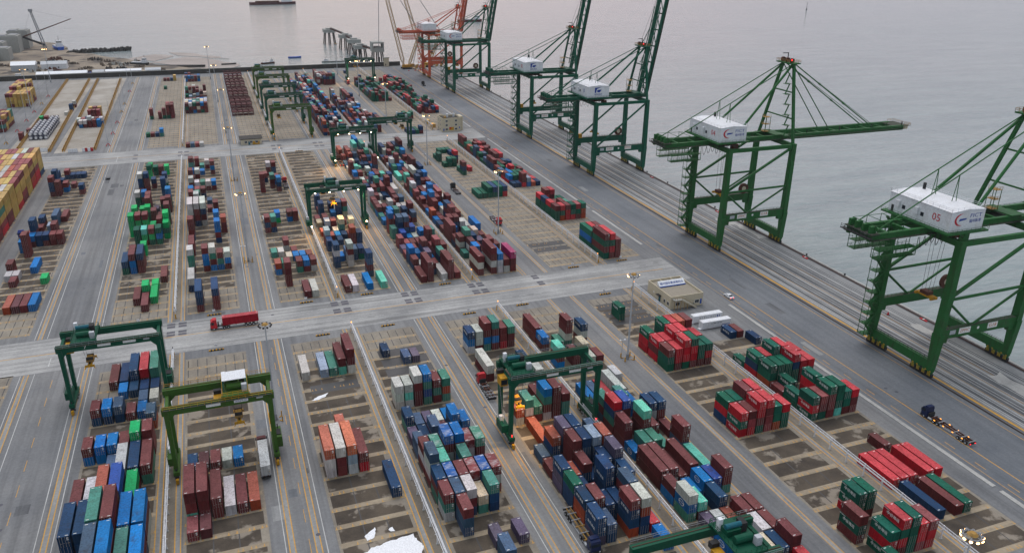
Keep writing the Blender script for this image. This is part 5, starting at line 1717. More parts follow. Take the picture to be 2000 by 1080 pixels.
for x, y, lit, lb in ((5.5, 206.5, 0, 'unlit lamp mast with orange cap beside the red container lorry'), (5.5, 335.5, 7, 'lit lamp mast between the bright green block and the left gap'),
                      (5.5, 466, 6, 'lit lamp mast left of the cream hut'), (5.5, 593, 6, 'lit lamp mast behind the cream hut'), (3.5, 714, 7, 'second farthest lit lamp mast, left row'), (0, 841, 7, 'farthest lit lamp mast by the sea wall, left row'),
                      (118.5, 78, 10, 'brightly lit lamp mast in the bottom right corner'), (118.5, 205.5, 6, 'lit lamp mast rising before the cream building'), (118.5, 335, 7, 'lit lamp mast beside the parked red truck'),
                      (118.5, 466, 7, 'lit lamp mast beside the upper quayside stacks'), (118.8, 586, 7, 'lit lamp mast near the small three storey tower'), (120.5, 708, 8, 'lit lamp mast before the distant small gantry'), (121, 832, 0, 'unlit far lamp mast by the sea wall'),
                      (-137, 729, 6, 'lit lamp mast beside the far left yellow stacks'), (-140.5, 860, 9, 'brightest lit lamp mast at the far left sea wall')):
    mast(x, y, lb, lit, guard=y < 480)
def pole(x, y, lbl):
    root = empty('lightning_pole', (x, y, 0))
    tag(root, lbl, 'pole', 'thin poles beside the fenced pads')
    mb = MB()
    mb.tube((0, 0, 0), (0, 0, 24), .22, M['lgrey'], 6, .07)
    mb.build('pole', root)
    mb = MB()
    for sx in (-1, 1): mb.bar((sx * 1.3, -1.2, 0), (sx * .3, 0, 1.6), .3, .3, M['yellow'] if int(y) % 2 else M['red'])
    mb.bar((0, 1.4, 0), (0, .2, 1.6), .3, .3, M['yellow'])
    mb.build('guard_post', root)
for i, y in enumerate((576, 612, 650, 691, 725, 786, 829)): pole(-68.5, y, '%s thin grey pole right of the fenced pads' % ('nearest', 'second nearest', 'third nearest', 'middle', 'third farthest', 'second farthest', 'farthest')[i])
for i, y in enumerate((601, 640, 676, 710, 745, 780)): pole(-131.5, y, '%s thin grey pole left of the fenced pads' % ('nearest', 'second nearest', 'third nearest', 'third farthest', 'second farthest', 'farthest')[i])

# ---------------------------------------------------------------- striped wheel stops
for x, y in ((-9.5, 256), (25.6, 255.6), (48.6, 255.6), (79.2, 255.6), (100.6, 256.4), (135, 255.2), (-35, 284.8), (-9.5, 284.8), (23.6, 285), (46.7, 285.2), (78.2, 285), (134.7, 284.7), (157.9, 285.2), (48, 524), (104, 524)):
    root = empty('wheel_stop', (x, y, 0))
    near = 'on near side' if y < 270 else 'on far side'
    ti = {-9.5: 'left end', -35: 'far left', 25.6: 'left middle', 23.6: 'left middle', 48.6: 'centre left', 46.7: 'centre left', 79.2: 'centre', 78.2: 'centre', 100.6: 'centre right', 135: 'right end', 134.7: 'right side', 157.9: 'right end', 48: 'left', 104: 'right'}[x]
    tag(root, 'yellow black striped wheel stop %s of %s cross road, %s' % (near, 'far' if y > 500 else 'near', ti), 'wheel stop', 'striped wheel stops at the cross roads')
    mb = MB()
    for i in range(9):
        mb.box(-2.4 + i * .54, -2.4 + i * .54 + .54, -.22, .22, .04, .42, M['yellow'] if i % 2 == 0 else M['black'])
    for i in (-1.8, 0, 1.8): mb.box(i - .12, i + .12, .22, .9, .02, .3, M['rustyel'])
    mb.build('bar', root)
    mb = MB()
    mb.bar((0, 1.2, 0), (0, 1.2, 1.3), .1, .1, M['lgrey'])
    mb.box(-.5, .5, 1.12, 1.18, 1.0, 1.8, M['sheet'])
    mb.build('sign', root)

# ---------------------------------------------------------------- lorries and a car
def lorry(name, x, y, rz, lbl, cab, trailer='skeletal', tl=12.3, lit=False, rack=None, white_top=False):
    """cab points to local -y"""
    root = empty(name, (x, y, 0), rz)
    tag(root, lbl, 'lorry', 'container lorries in the yard')
    mb = MB()
    # cab body with a raked front and roof deflector
    pr = [(0, .75), (-.02, 2.0), (.30, 3.35), (.75, 3.55), (2.15, 3.55), (2.25, .75)]
    vs = []
    for sx in (-1.22, 1.22): vs += [(sx, a, z) for a, z in pr]
    n = len(pr)
    mb.add(vs, [tuple(range(n)), tuple(range(2 * n - 1, n - 1, -1))] + [((i + 1) % n, i, n + i, n + (i + 1) % n) for i in range(n)], cab)
    mb.prism([(-1.05, .9), (1.05, .9), (1.05, 2.1), (-1.05, 2.1)], 3.55, 3.9, cab)
    mb.box(-1.24, 1.24, -.10, .3, .35, .95, M['dark'])
    c_ = mb.build('cab', root)
    mb = MB()
    mb.add([(-1.1, .0, 2.12), (1.1, .0, 2.12), (1.06, .27, 3.2), (-1.06, .27, 3.2)], [(0, 1, 2, 3)], M['glass'])
    for sx in (-1, 1): mb.box(min(sx * 1.225, sx * 1.24), max(sx * 1.225, sx * 1.24), .45, 1.3, 2.1, 3.05, M['glass'])
    mb.build('window', c_)
    mb = MB()
    for sx in (-1, 1):
        mb.box(sx * .95 - .2, sx * .95 + .2, -.13, -.10, .6, .85, M['lampH'] if lit else M['txtwhite'])
    mb.build('headlight', c_)
    mb = MB()
    for sx in (-1, 1): mb.box(sx * 1.42 - .12, sx * 1.42 + .12, .1, .3, 2.2, 3.0, M['dark'])
    mb.build('mirror', c_)
    mb = MB()
    mb.box(-.45, .45, .4, 6.6, .75, 1.05, M['dark'])
    for sx in (-1, 1): mb.tube((sx * 1.0, 2.6, .75), (sx * 1.0, 3.9, .75), .32, M['lgrey'], 10)
    mb.box(-1.0, 1.0, 2.4, 2.9, 1.05, 2.3, M['dark'])
    mb.build('chassis', root)
    def axle(yy, par):
        for sx in (-1, 1):
            a, b_ = MB(), MB()
            wheel(a, b_, (sx * 1.0, yy, .52), .52, .42)
            w_ = a.build('wheel', par)
            b_.build('rim', w_)
    for yy in (1.1, 4.6, 5.9): axle(yy, root)
    if trailer:
        tr = MB()
        y0 = 3.6
        mt = rack or M['brown']
        for sx in (-.5, .5): tr.box(sx - .1, sx + .1, y0, y0 + tl, 1.12, 1.45, mt)
        for i in range(6):
            yy = y0 + .2 + i * (tl - .5) / 5
            tr.box(-1.2, 1.2, yy - .13, yy + .13, 1.2, 1.48, mt if i in (0, 2) else M['grey'])
        for sx in (-1, 1): tr.box(sx * 1.05 - .04, sx * 1.05 + .04, y0 + 3.2, y0 + 7.2, .6, 1.0, M['lgrey'])
        for sx in (-.8, .8): tr.bar((sx, y0 + 2.2, 1.2), (sx, y0 + 2.2, .25), .18, .18, M['grey'])
        tr.box(-1.2, 1.2, y0 + tl - .2, y0 + tl, .6, 1.2, M['dark'])
        t_ = tr.build('trailer', root)
        for yy in (y0 + tl - 4.0, y0 + tl - 2.7, y0 + tl - 1.4): axle(yy, t_)
        if lit or white_top:
            mb = MB()
            for sx in (-1, 1): mb.box(sx * .9 - .18, sx * .9 + .18, y0 + tl + .001, y0 + tl + .03, .75, .95, M['lampR'])
            for i in range(4):
                for sx in (-1, 1): mb.box(min(sx * 1.2, sx * 1.25), max(sx * 1.2, sx * 1.25), y0 + 1 + i * 3.2, y0 + 1.5 + i * 3.2, 1.1, 1.3, M['lampO'])
            mb.build('marker_lamp', t_)
    return root
def loose_container(x, y, z, rz, col, L, lbl, mt=CM):
    root = empty('shipping_container', (x, y, z), rz)
    for p in [link('body', MESH[('body', L, mt.name)], root)] + [link('door', MESH[('door', L, mt.name, s_)], root) for s_ in (-1, 1)]:
        p.color = (*col, 1)
    tag(root, lbl, 'container', 'containers stacked across the yard')
    return root
lorry('container_lorry', -10.9, 272.9, R(-90) + math.pi * 0, 'red lorry carrying a long red container along the near cross road', M['red'])
loose_container(5.4, 272.9, 1.5, R(90), (.32, .006, .018), True, 'long red container riding on the lorry crossing the near road')
lorry('container_lorry', 67.6, 207.6, R(180), 'red cabbed lorry with empty trailer left of the spotlit gantry', M['red'], tl=8.8, rack=M['brown'])
lorry('container_lorry', 68.4, 126.0, 0, 'navy cabbed lorry with empty skeletal trailer facing the camera', M['navy'], tl=12.3, rack=M['rustyel'])
lorry('container_lorry', .7, 194.4, R(180), 'maroon cabbed lorry carrying a long pale container under the olive gantry', M['maroonp'])
loose_container(.8, 178.6, 1.5, 0, (.44, .45, .45), True, 'long pale grey container riding on the lorry under the olive gantry')
lorry('container_lorry', 185.6, 146.4, R(180), 'dark blue lorry with empty lit trailer driving on the quay road', M['navy'], tl=13.5, white_top=True)
lorry('container_lorry', 122.7, 344.8, 0, 'red truck parked beside the lit lamp mast', M['red'], tl=8.5, rack=M['maroonp'])
lorry('container_lorry', 118.6, 412, R(180), 'dark truck with empty trailer right of the dense block', M['dark'], tl=9)
lorry('container_lorry', 68.2, 492, R(180), 'rust coloured lorry with lit tail lamps under the far gantry', M['brown'], tl=11, white_top=True)
lorry('container_lorry', 31.8, 452, R(180), 'small distant red lorry in the lane beside middle gantry', M['red'], tl=9)
lorry('container_lorry', -89.5, 396.0, R(0), 'blue lorry parked at left beside the yellow container wall', M['bluetarp'], trailer=None)
lorry('container_lorry', 121.6, 770, 0, 'distant red lorry beneath the small far gantry', M['red'], tl=12.3)
lorry('container_lorry', 188, 748, R(180), 'small dark tractor driving far down the quay road', M['dark'], trailer=None)

def car(x, y, rz, lbl, P):
    root = empty('car', (x, y, 0), rz)
    tag(root, lbl, 'car')
    pr = [(0, .35), (0, .72), (.9, .92), (1.6, 1.42), (3.1, 1.45), (3.9, 1.0), (4.55, .92), (4.6, .35)]
    mb = MB()
    vs = []
    for sx in (-.88, .88): vs += [(sx * (.82 if z > 1.1 else 1), a, z) for a, z in pr]
    n = len(pr)
    mb.add(vs, [tuple(range(n)), tuple(range(2 * n - 1, n - 1, -1))] + [((i + 1) % n, i, n + i, n + (i + 1) % n) for i in range(n)], P)
    b_ = mb.build('body', root)
    mb = MB()
    mb.add([(-.78, .93, .97), (.78, .93, .97), (.70, 1.56, 1.40), (-.70, 1.56, 1.40)], [(0, 1, 2, 3)], M['glass'])
    mb.add([(-.70, 3.14, 1.43), (.70, 3.14, 1.43), (.78, 3.86, 1.05), (-.78, 3.86, 1.05)], [(0, 1, 2, 3)], M['glass'])
    for sx in (-1, 1): mb.add([(sx * .83, 1.25, 1.0), (sx * .75, 1.65, 1.38), (sx * .75, 3.05, 1.40), (sx * .83, 3.6, 1.02)], [(0, 1, 2, 3)], M['glass'])
    mb.build('window', b_)
    mb = MB()
    for sx in (-1, 1): mb.box(sx * .65 - .18, sx * .65 + .18, 4.59, 4.62, .68, .84, M['lampR'])
    mb.build('tail_lamp', b_)
    for yy in (.85, 3.7):
        for sx in (-1, 1):
            a, c2 = MB(), MB()
            wheel(a, c2, (sx * .8, yy, .32), .32, .2)
            w_ = a.build('wheel', root)
            c2.build('rim', w_)
car(179.6, 239.2, R(180), 'white saloon car driving on the quay road', M['white'])

# ---------------------------------------------------------------- buildings
def box_win(mb_f, mb_g, x, y, z, w, h, d):
    """window on a wall facing -y or -x (d)"""
    if d == '-y':
        mb_f.box(x - w / 2 - .1, x + w / 2 + .1, y - .08, y + .02, z - .1, z + h + .1, M['white'])
        for i in (0, 1): mb_g.box(x - w / 2 + i * (w / 2) + .04, x + (i) * (w / 2) - .04, y - .10, y - .079, z, z + h, M['glass'])
    else:
        mb_f.box(x - .08, x + .02, y - w / 2 - .1, y + w / 2 + .1, z - .1, z + h + .1, M['white'])
        for i in (0, 1): mb_g.box(x - .10, x - .079, y - w / 2 + i * (w / 2) + .04, y + i * (w / 2) - .04, z, z + h, M['glass'])
# cream control building with a roof sign
root = empty('control_building', (151.9, 234.6, 0))
tag(root, 'flat roofed cream building with blue and white roof sign beside the quay road', 'building')
bw, bd, bh = 14.2, 17.2, 5.0
mb = MB()
mb.box(0, bw, 0, bd, 0, bh, M['cream'], top=False)
mb.sheet(.3, bw - .3, .3, bd - .3, bh - .7, M['roofdeck'])
for a in ((0, bw, 0, .3), (0, bw, bd - .3, bd), (0, .3, .3, bd - .3), (bw - .3, bw, .3, bd - .3)): mb.box(*a, bh, bh + .12, M['cream'])
for a in ((.3, bw - .3, .3, .32), (.3, .32, .3, bd - .3), (bw - .32, bw - .3, .3, bd - .3), (.3, bw - .3, bd - .32, bd - .3)): mb.box(*a, bh - .7, bh, M['cream'])
for xx in (4.8, 9.6): mb.box(xx - .12, xx + .12, 12.9, bd - .3, bh - .1, bh + .1, M['cream'])
wl = mb.build('wall', root)
f_, g_ = MB(), MB()
for yy in (4.2, 1.6): box_win(f_, g_, 0, yy, 1.3, 1.3, 1.2, '-x')
for xx in (3.2, 11.6): box_win(f_, g_, xx, 0, 1.3, 1.7, 1.2, '-y')
f_.box(-.06, 0.02, 12.0, 12.7, 1.9, 2.5, M['white'])
w_ = f_.build('window', root)
g_.build('pane', w_)
mb = MB()
mb.box(-.10, .02, 7.2, 8.5, 0, 2.4, M['teal'])
mb.box(-1.3, 0, 6.7, 9.0, 2.75, 2.95, M['dark'])
mb.build('door', root)
mb = MB()                               # outside stair
for i in range(16): mb.box(3.9 + i * .42, 4.32 + i * .42, -1.7, -.5, 4.2 - i * .265, 4.36 - i * .265, M['concrete'])
for yy in (-1.68, -.52): mb.bar((3.7, yy, 4.2), (10.8, yy, -.0), .12, .5, M['cream'])
mb.box(.6, 3.9, -1.9, -.02, 4.1, 4.3, M['concrete'])
for xx in (.9, 2.2, 3.6, 5.2, 6.6): mb.bar((xx, -1.6, 0), (xx, -1.6, 4.1 - max(0, xx - 3.8) * .62), .14, .14, M['rustyel'])
mb.rail((.7, -1.85, 4.3), (3.8, -1.85, 4.3), M['rustyel'], 1.0, .9, .07)
mb.bar((3.9, -1.7, 5.2), (10.6, -1.7, 1.0), .07, .07, M['rustyel'])
mb.build('stair', root)
mb = MB()
sg = Vector((1.6, 11.2, bh - .6))
mb.add([(1.4, 10.6, bh - .4), (12.8, 10.6, bh - .4), (12.8, 12.5, bh + 1.2), (1.4, 12.5, bh + 1.2), (1.4, 12.7, bh + 1.2), (12.8, 12.7, bh + 1.2), (12.8, 12.7, bh - .6), (1.4, 12.7, bh - .6)],
       [(0, 1, 2, 3), (3, 2, 5, 4), (4, 5, 6, 7), (0, 3, 4, 7), (1, 6, 5, 2)], M['sheet'])
mb.box(1.3, 12.9, 10.5, 10.62, bh - .62, bh - .2, M['signblue'])
sgn = mb.build('roof_sign', root)
rotm = Matrix.Translation((7.1, 11.5, bh + .42)) @ Matrix.Rotation(math.atan2(1.6, 1.9), 4, 'X')
text('福州国际集装箱码头', 1.15, M['txtblue'], sgn, rotm, 'sign_lettering', .01, fit=10.4)
mb = MB()
mb.box(13.0, 13.7, -.05, -.0, .6, 2.6, M['signblue'])
mb.box(10.0, 10.4, -.05, -.0, .9, 1.4, M['teal'])
mb.build('notice_board', root)

def tower(x, y, lbl, w, d, h, stories, extra=True, name='gate_building'):
    root = empty(name, (x, y, 0))
    tag(root, lbl, 'building')
    mb = MB()
    mb.box(0, w, 0, d, 0, h, M['cream'], top=False)
    mb.sheet(.3, w - .3, .3, d - .3, h - .8, M['roofdeck'] if not extra else M['dconcrete'])
    for a in ((0, w, 0, .3), (0, w, d - .3, d), (0, .3, .3, d - .3), (w - .3, w, .3, d - .3)): mb.box(*a, h, h + .15, M['cream'])
    mb.box(.3, w - .3, d - .34, d - .3, h - .8, h, M['cream'])
    mb.box(w - .34, w - .3, .3, d - .3, h - .8, h, M['cream'])
    mb.build('wall', root)
    for s_ in range(stories):
        for i in range(2 if extra else 3):
            f_, g_ = MB(), MB()
            box_win(f_, g_, w * (.24 + i * (.5 if extra else .26)), 0, 1.2 + s_ * (h - .8) / stories, 1.6, 1.3, '-y')
            w_ = f_.build('window', root)
            g_.build('pane', w_)
    f_, g_ = MB(), MB()
    for s_ in range(stories):
        for i in range(2): box_win(f_, g_, 0, d * (.3 + .4 * i), 1.2 + s_ * (h - .8) / stories, 1.2, 1.3, '-x')
    w_ = f_.build('window', root)
    g_.build('pane', w_)
    mb = MB()
    if extra:
        for xx in (w * .45, w * .8):
            mb.tube((xx, d * .7, h - .8), (xx, d * .7, h + 1.6), .75, M['white'], 10)
        mb.box(w * .2, w * .3, d * .3, d * .5, h - .8, h + .6, M['rustyel'])
        mb.box(w, w + 2.2, d * .2, d * .8, 0, h + .4, M['cream'])
    else:
        mb.box(-.8, w + .8, -.8, d + .4, h + .16, h + .5, M['dconcrete'])
        mb.box(w * .55, w * .9, -.06, 0, 0, 2.2, M['yellow'])
        mb.box(w * .35, w * .45, -.06, 0, 0, 2.2, M['teal'])
    mb.build('roof_tank' if extra else 'roof_slab', root)
    if extra:
        mb = MB()
        mb.box(w * .38, w * .62, -.06, -.0, 1.0, 3.2, M['yellow'])
        mb.box(w * .38, w * .48, -.08, -.06, 2.0, 3.2, M['red'])
        mb.box(w * .06, w * .12, -.06, 0, .8, 2.4, M['signblue'])
        mb.box(w * .9, w * .95, -.06, 0, 2.0, 3.2, M['signblue'])
        mb.build('poster', root)
tower(151.4, 549.8, 'cream three storey tower with roof tanks beside the far cross road', 14, 12.5, 9.6, 3)
tower(13.6, 551.6, 'small cream hut with dark roof slab at the far cross road', 13.2, 10, 3.6, 1, False, 'hut')

# white reefers standing crosswise beside the building
for (x, y, lb, ln) in ((153.6, 221.0, 'white long container lying crosswise nearest the cream building', 12.2), (153.9, 215.6, 'white long container lying crosswise with dark lettering in front of its twin', 11.9)):
    root = empty('office_container', (x, y, 0))
    tag(root, lb, 'container')
    mb = MB()
    mb.box(0, ln, 0, 2.44, .25, 2.9, M['white'])
    for xx in (0, ln - .12):
        for yy in (-.012, 2.33): mb.box(xx - .012, xx + .132, yy, yy + .13, .1, 2.91, M['white'])
    for i in range(22): mb.box(.3 + i * (ln - .6) / 22, .3 + i * (ln - .6) / 22 + .26, -.03, .0, .45, 2.7, M['white'])
    b_ = mb.build('body', root)
    mb = MB()
    mb.box(.1, ln - .1, .1, 2.3, .02, .25, M['brown'])
    mb.build('skid', root)
    mb = MB()
    for i in range(3): mb.box(-.04, 0, .3 + i * .65, .3 + i * .65 + .5, .5, 2.6, M['white'])
    mb.box(-.9, -.05, .2, 1.6, .1, .35, M['white'])
    mb.build('door', root)
    rl = random.Random(int(y))
    mb = MB()                               # row of small letter strokes, too far off to read
    if y < 218:
        for i in range(24):
            if i % 6 != 5: mb.box(3.4 + i * .2, 3.4 + i * .2 + rl.uniform(.08, .15), -.045, -.031, 1.95, 2.25, M['txtdark'])
        for i in range(9): mb.box(8.2 + i * .38, 8.2 + i * .38 + .24, -.045, -.031, .9, 1.25, M['signblue'])
    else:
        for i in range(10): mb.box(2.6 + i * .9, 2.6 + i * .9 + rl.uniform(.25, .5), -.045, -.031, 1.5, 2.35, M['lgrey'] if i < 8 else M['txtblue'])
    mb.build('marking', b_)

# plastic sheets lying on the ground
def ragged(name, pts, z, lbl, edge=.5):
    mb = MB()
    rs2 = random.Random(len(pts) + int(pts[0][0]))
    out = []
    n = len(pts)
    for i in range(n):
        p, q = pts[i], pts[(i + 1) % n]
        L = math.hypot(q[0] - p[0], q[1] - p[1])
        k = max(1, int(L / .6))
        for j in range(k):
            f = j / k
            out.append((p[0] + (q[0] - p[0]) * f + rs2.uniform(-edge, edge), p[1] + (q[1] - p[1]) * f + rs2.uniform(-edge, edge)))
    mb.prism(out, .02, z, M['sheet'])
    o = mb.build(name)
    tag(o, lbl, 'sheet')
ragged('plastic_sheet', [(18.2, 143.2), (21, 145.0), (24, 145.6), (31.0, 146.6), (32.4, 141.6), (31, 138.5), (21.5, 138.4), (20.4, 141.0)], .08, 'large white plastic sheet spread over the ground at the bottom', .22)
ragged('plastic_sheet', [(20.2, 149.2), (23.2, 151.6), (22.6, 148.4), (20.6, 147.8)], .07, 'small torn white plastic piece left of the large sheet', .16)
ragged('plastic_sheet', [(26.0, 149.9), (27.2, 150.6), (27.2, 148.9), (26.2, 148.9)], .06, 'tiny white plastic scrap above the large sheet', .2)
ragged('plastic_sheet', [(16.6, 213.4), (18.4, 215.2), (21.6, 216.4), (20.8, 214.6), (18.6, 213.2)], .07, 'white plastic sheet lying before the row of five long containers', .16)

# ---------------------------------------------------------------- tank containers, flat racks, pad fences
def once(fn):
    cache = {}
    def f(*a):
        if a not in cache: cache[a] = fn(*a)
        return cache[a]
    return f
@once
def tank_meshes(k):
    fr = MB()
    L, w, h = 6.05, 1.2, 2.55
    for sx in (-1, 1):
        for y in (0, L - .16): fr.box(sx * w - .08, sx * w + .08, y, y + .16, 0, h, M['navy'])
        for z in (0, h - .14): fr.box(sx * w - .06, sx * w + .06, .16, L - .16, z, z + .14, M['navy'])
    for y in (0, L - .16):
        for z in (0, h - .14): fr.box(-w + .08, w - .08, y, y + .16, z, z + .14, M['navy'])
        for sx in (-1, 1):
            fr.bar((sx * (w - .1), y + .08, .7), (sx * .5, y + .08, .1), .12, .12, M['navy'])
            fr.bar((sx * (w - .1), y + .08, h - .7), (sx * .5, y + .08, h - .1), .12, .12, M['navy'])
    fr.box(-.35, .35, .6, L - .6, h - .02, h + .06, M['lgrey'])
    tk = MB()
    tk.tube((0, .55, 1.3), (0, L - .55, 1.3), 1.08, M['white'], 16)
    tk.tube((0, .2, 1.3), (0, .55, 1.3), .72, M['white'], 16, 1.08)
    tk.tube((0, L - .55, 1.3), (0, L - .2, 1.3), 1.08, M['white'], 16, .72)
    for y in (1.6, 3.0, 4.4): tk.tube((0, y, 1.3), (0, y + .08, 1.3), 1.12, M['lgrey'], 16)
    return fr.mesh('tank_frame'), tk.mesh('tank_vessel')
FW = ['nearest', 'second', 'third', 'fourth', 'fifth', 'sixth', 'seventh', 'eighth', 'ninth', 'tenth', 'eleventh', 'twelfth']
CW = ['left', 'second', 'third', 'right']
for r in range(9):
    for c in range(4):
        for t_ in range(2):
            if r > 6 and c < 2: continue
            root = empty('tank_container', (-118.2 + c * 2.95, 608 + r * 6.45, .02 + t_ * 2.58))
            f_, t2 = tank_meshes(0)
            link('frame', f_, root)
            link('tank', t2, root)
            tag(root, '%s white tank container in navy frame, %s row, %s column of tank block' % ('upper' if t_ else 'lower', FW[r], CW[c]), 'tank container', 'tank containers on the fenced pad')
@once
def rack_mesh(k):
    mb = MB()
    P = M['maroonp']
    L, w = 2.5, 1.75
    mb.box(-w, w, 0, L * 2.4, 0, .5, P)
    for y in (0, L * 2.4 - .2):
        for sx in (-1, 1): mb.box(sx * w - .12, sx * w + .12, y, y + .2, .5, 2.4, P)
        mb.box(-w, w, y, y + .2, 2.25, 2.5, P)
        mb.bar((-w + .1, y + .1, .5), (w - .1, y + .1, 2.25), .12, .12, P)
    for sx in (-1, 1): mb.box(sx * w - .08, sx * w + .08, 0, L * 2.4, 2.3, 2.45, P)
    return mb.mesh('flat_rack')
sheets_ = {(0, 0), (1, 1), (2, 0), (2, 2), (3, 0), (3, 1), (5, 0), (5, 1), (8, 2), (9, 1), (10, 3), (11, 2)}
for r in range(12):
    for c in range(4):
        hgt = 3 if r % 3 else 2
        for t_ in range(hgt):
            o = link('flat_rack', rack_mesh(0))
            o.location = (14.2 + c * 4.1, 652 + r * 16.6, .02 + t_ * 2.52)
            nm = ('topmost' if t_ == hgt - 1 else ('lowest' if t_ == 0 else 'middle'))
            tag(o, '%s maroon flat rack, %s row from the hut, %s column' % (nm, FW[r], CW[c]), 'flat rack', 'maroon flat racks stacked behind the hut')
def pad_fence(x0, y0, x1, y1, lbl):
    root = empty('pad_fence', (x0, y0, 0))
    tag(root, lbl, 'fence', 'ochre walls round the far left pads')
    mb = MB()
    L = math.hypot(x1 - x0, y1 - y0)
    d = Vector((x1 - x0, y1 - y0, 0)).normalized()
    n = Vector((-d.y, d.x, 0))
    for s_ in (-.55, .55):
        mb.bar(n * s_ + Vector((0, 0, .8)), n * s_ + d * L + Vector((0, 0, .8)), .22, 1.6, M['rustyel'])
    mb.build('wall_panel', root)
    first = None
    for i in range(int(L / 10) + 1):
        for s_ in (-.55, .55):
            q = n * s_ + d * min(L, i * 10)
            if first is None:
                mb = MB()
                mb.bar((0, 0, 0), (0, 0, 2.0), .3, .3, M['yellow'])
                first = o_ = mb.build('post', root)
            else:
                o_ = first.copy()
                C.objects.link(o_)
                o_.parent = root
            o_.location = q
pad_fence(-121.5, 581, -127.6, 870, 'leftmost ochre double wall beside the tank containers')
pad_fence(-102.0, 569, -108.6, 867, 'ochre double wall right of the tank containers')
pad_fence(-93.8, 567, -101.0, 866, 'ochre double wall left of the small white container group')
pad_fence(-75.6, 566, -81.0, 862, 'rightmost ochre double wall beside the thin poles')
for x, y, w_, c_, lb in ((-113.5, 571, 10.5, 'sheet', 'row of pale panels closing the tank pad'), (-90.6, 563.5, 5.5, 'sheet', 'short row of pale panels at the pad corner'), (-82.5, 563.5, 6.4, 'red', 'red and white hoarding at the pad corner')):
    root = empty('hoarding', (x, y, 0))
    tag(root, lb, 'hoarding')
    mb = MB()
    for i in range(4): mb.box(i * w_ / 4, i * w_ / 4 + w_ / 4 - .15, -.08, .08, .1, 2.4, M[c_] if i % 2 or c_ == 'sheet' else M['sheet'])
    mb.build('panel', root)
    mb = MB()
    for i in range(5): mb.bar((i * w_ / 4 - .1, .1, 0), (i * w_ / 4 - .1, .9, 1.8), .12, .12, M['grey'])
    mb.build('brace', root)

# ---------------------------------------------------------------- boundary wall and the shore behind it
def wall_seg(x0, x1, y, lbl):
    mb = MB()
    mb.box(x0, x1, y, y + 1.0, -3, 4.2, M['dconcrete'])
    mb.box(x0, x1, y - .15, y + 1.15, 4.2, 4.45, M['concrete'])
    for i in range(int((x1 - x0) / 12)): mb.box(x0 + i * 12 + 5.7, x0 + i * 12 + 6.3, y - .5, y, 0, 4.2, M['dconcrete'])
    tag(mb.build('boundary_wall'), lbl, 'wall')
wall_seg(-330, -40, 878.3, 'long dark boundary wall at the end of the yard, left stretch')
wall_seg(-40, 196, 878.3, 'dark sea wall at the end of the yard behind the gantries')
mb = MB()
mb.box(178, 183, 874, 878, 0, 9, M['cream'])
mb.box(177.4, 183.6, 873.4, 878, 9, 9.6, M['concrete'])
mb.box(178.8, 179.8, 873.95, 874, 1, 3, M['dark'])
tag(mb.build('gate_pillar'), 'small cream hut tower on the sea wall left of the crawler crane', 'hut')
rs = random.Random(77)
def shed(x, y, w_, d_, h_, lbl, roofm, wallm):
    root = empty('shed', (x, y, -2.4))
    tag(root, lbl, 'shed', 'sheds and huts behind the boundary wall')
    mb = MB()
    mb.box(0, w_, 0, d_, 0, h_, wallm)
    mb.build('wall', root)
    mb = MB()
    mb.add([(-.4, -.4, h_), (w_ + .4, -.4, h_), (w_ + .4, d_ + .4, h_), (-.4, d_ + .4, h_), (-.4, d_ / 2, h_ + d_ * .22), (w_ + .4, d_ / 2, h_ + d_ * .22)],
           [(0, 1, 5, 4), (2, 3, 4, 5), (0, 4, 3), (1, 2, 5), (3, 2, 1, 0)], roofm)
    mb.build('roof', root)
    mb = MB()
    mb.box(w_ * .3, w_ * .3 + 1.4, -.06, 0, 0, 2.2, M['dark'])
    mb.box(w_ * .65, w_ * .65 + 1.2, -.06, 0, 1, 2.2, M['glass'])
    mb.build('door', root)
shed(-158, 898, 44, 9, 4.6, 'long low shed with pale blue roof directly behind the wall', M['sheet'], M['lgrey'])
shed(-108, 893, 10, 8, 5.6, 'small pale cabin right of the long low shed', M['lgrey'], M['white'])
shed(-96, 890, 32, 7, 6.2, 'white cabin row with red sign behind the wall', M['sheet'], M['white'])
shed(-60, 888, 14, 8, 6.4, 'single white cabin near the middle of the wall', M['lgrey'], M['white'])
shed(-190, 958, 22, 14, 6, 'white shed beside the dark tree', M['sheet'], M['lgrey'])
shed(-164, 966, 24, 12, 5, 'low grey shed right of the white shed', M['lgrey'], M['white'])
shed(-262, 1040, 46, 14, 5, 'distant pale roofed shed at the left edge before the concrete caissons', M['sheet'], M['concrete'])
shed(-244, 940, 34, 16, 9, 'white hulled wreck like shed at the left edge', M['sheet'], M['lgrey'])
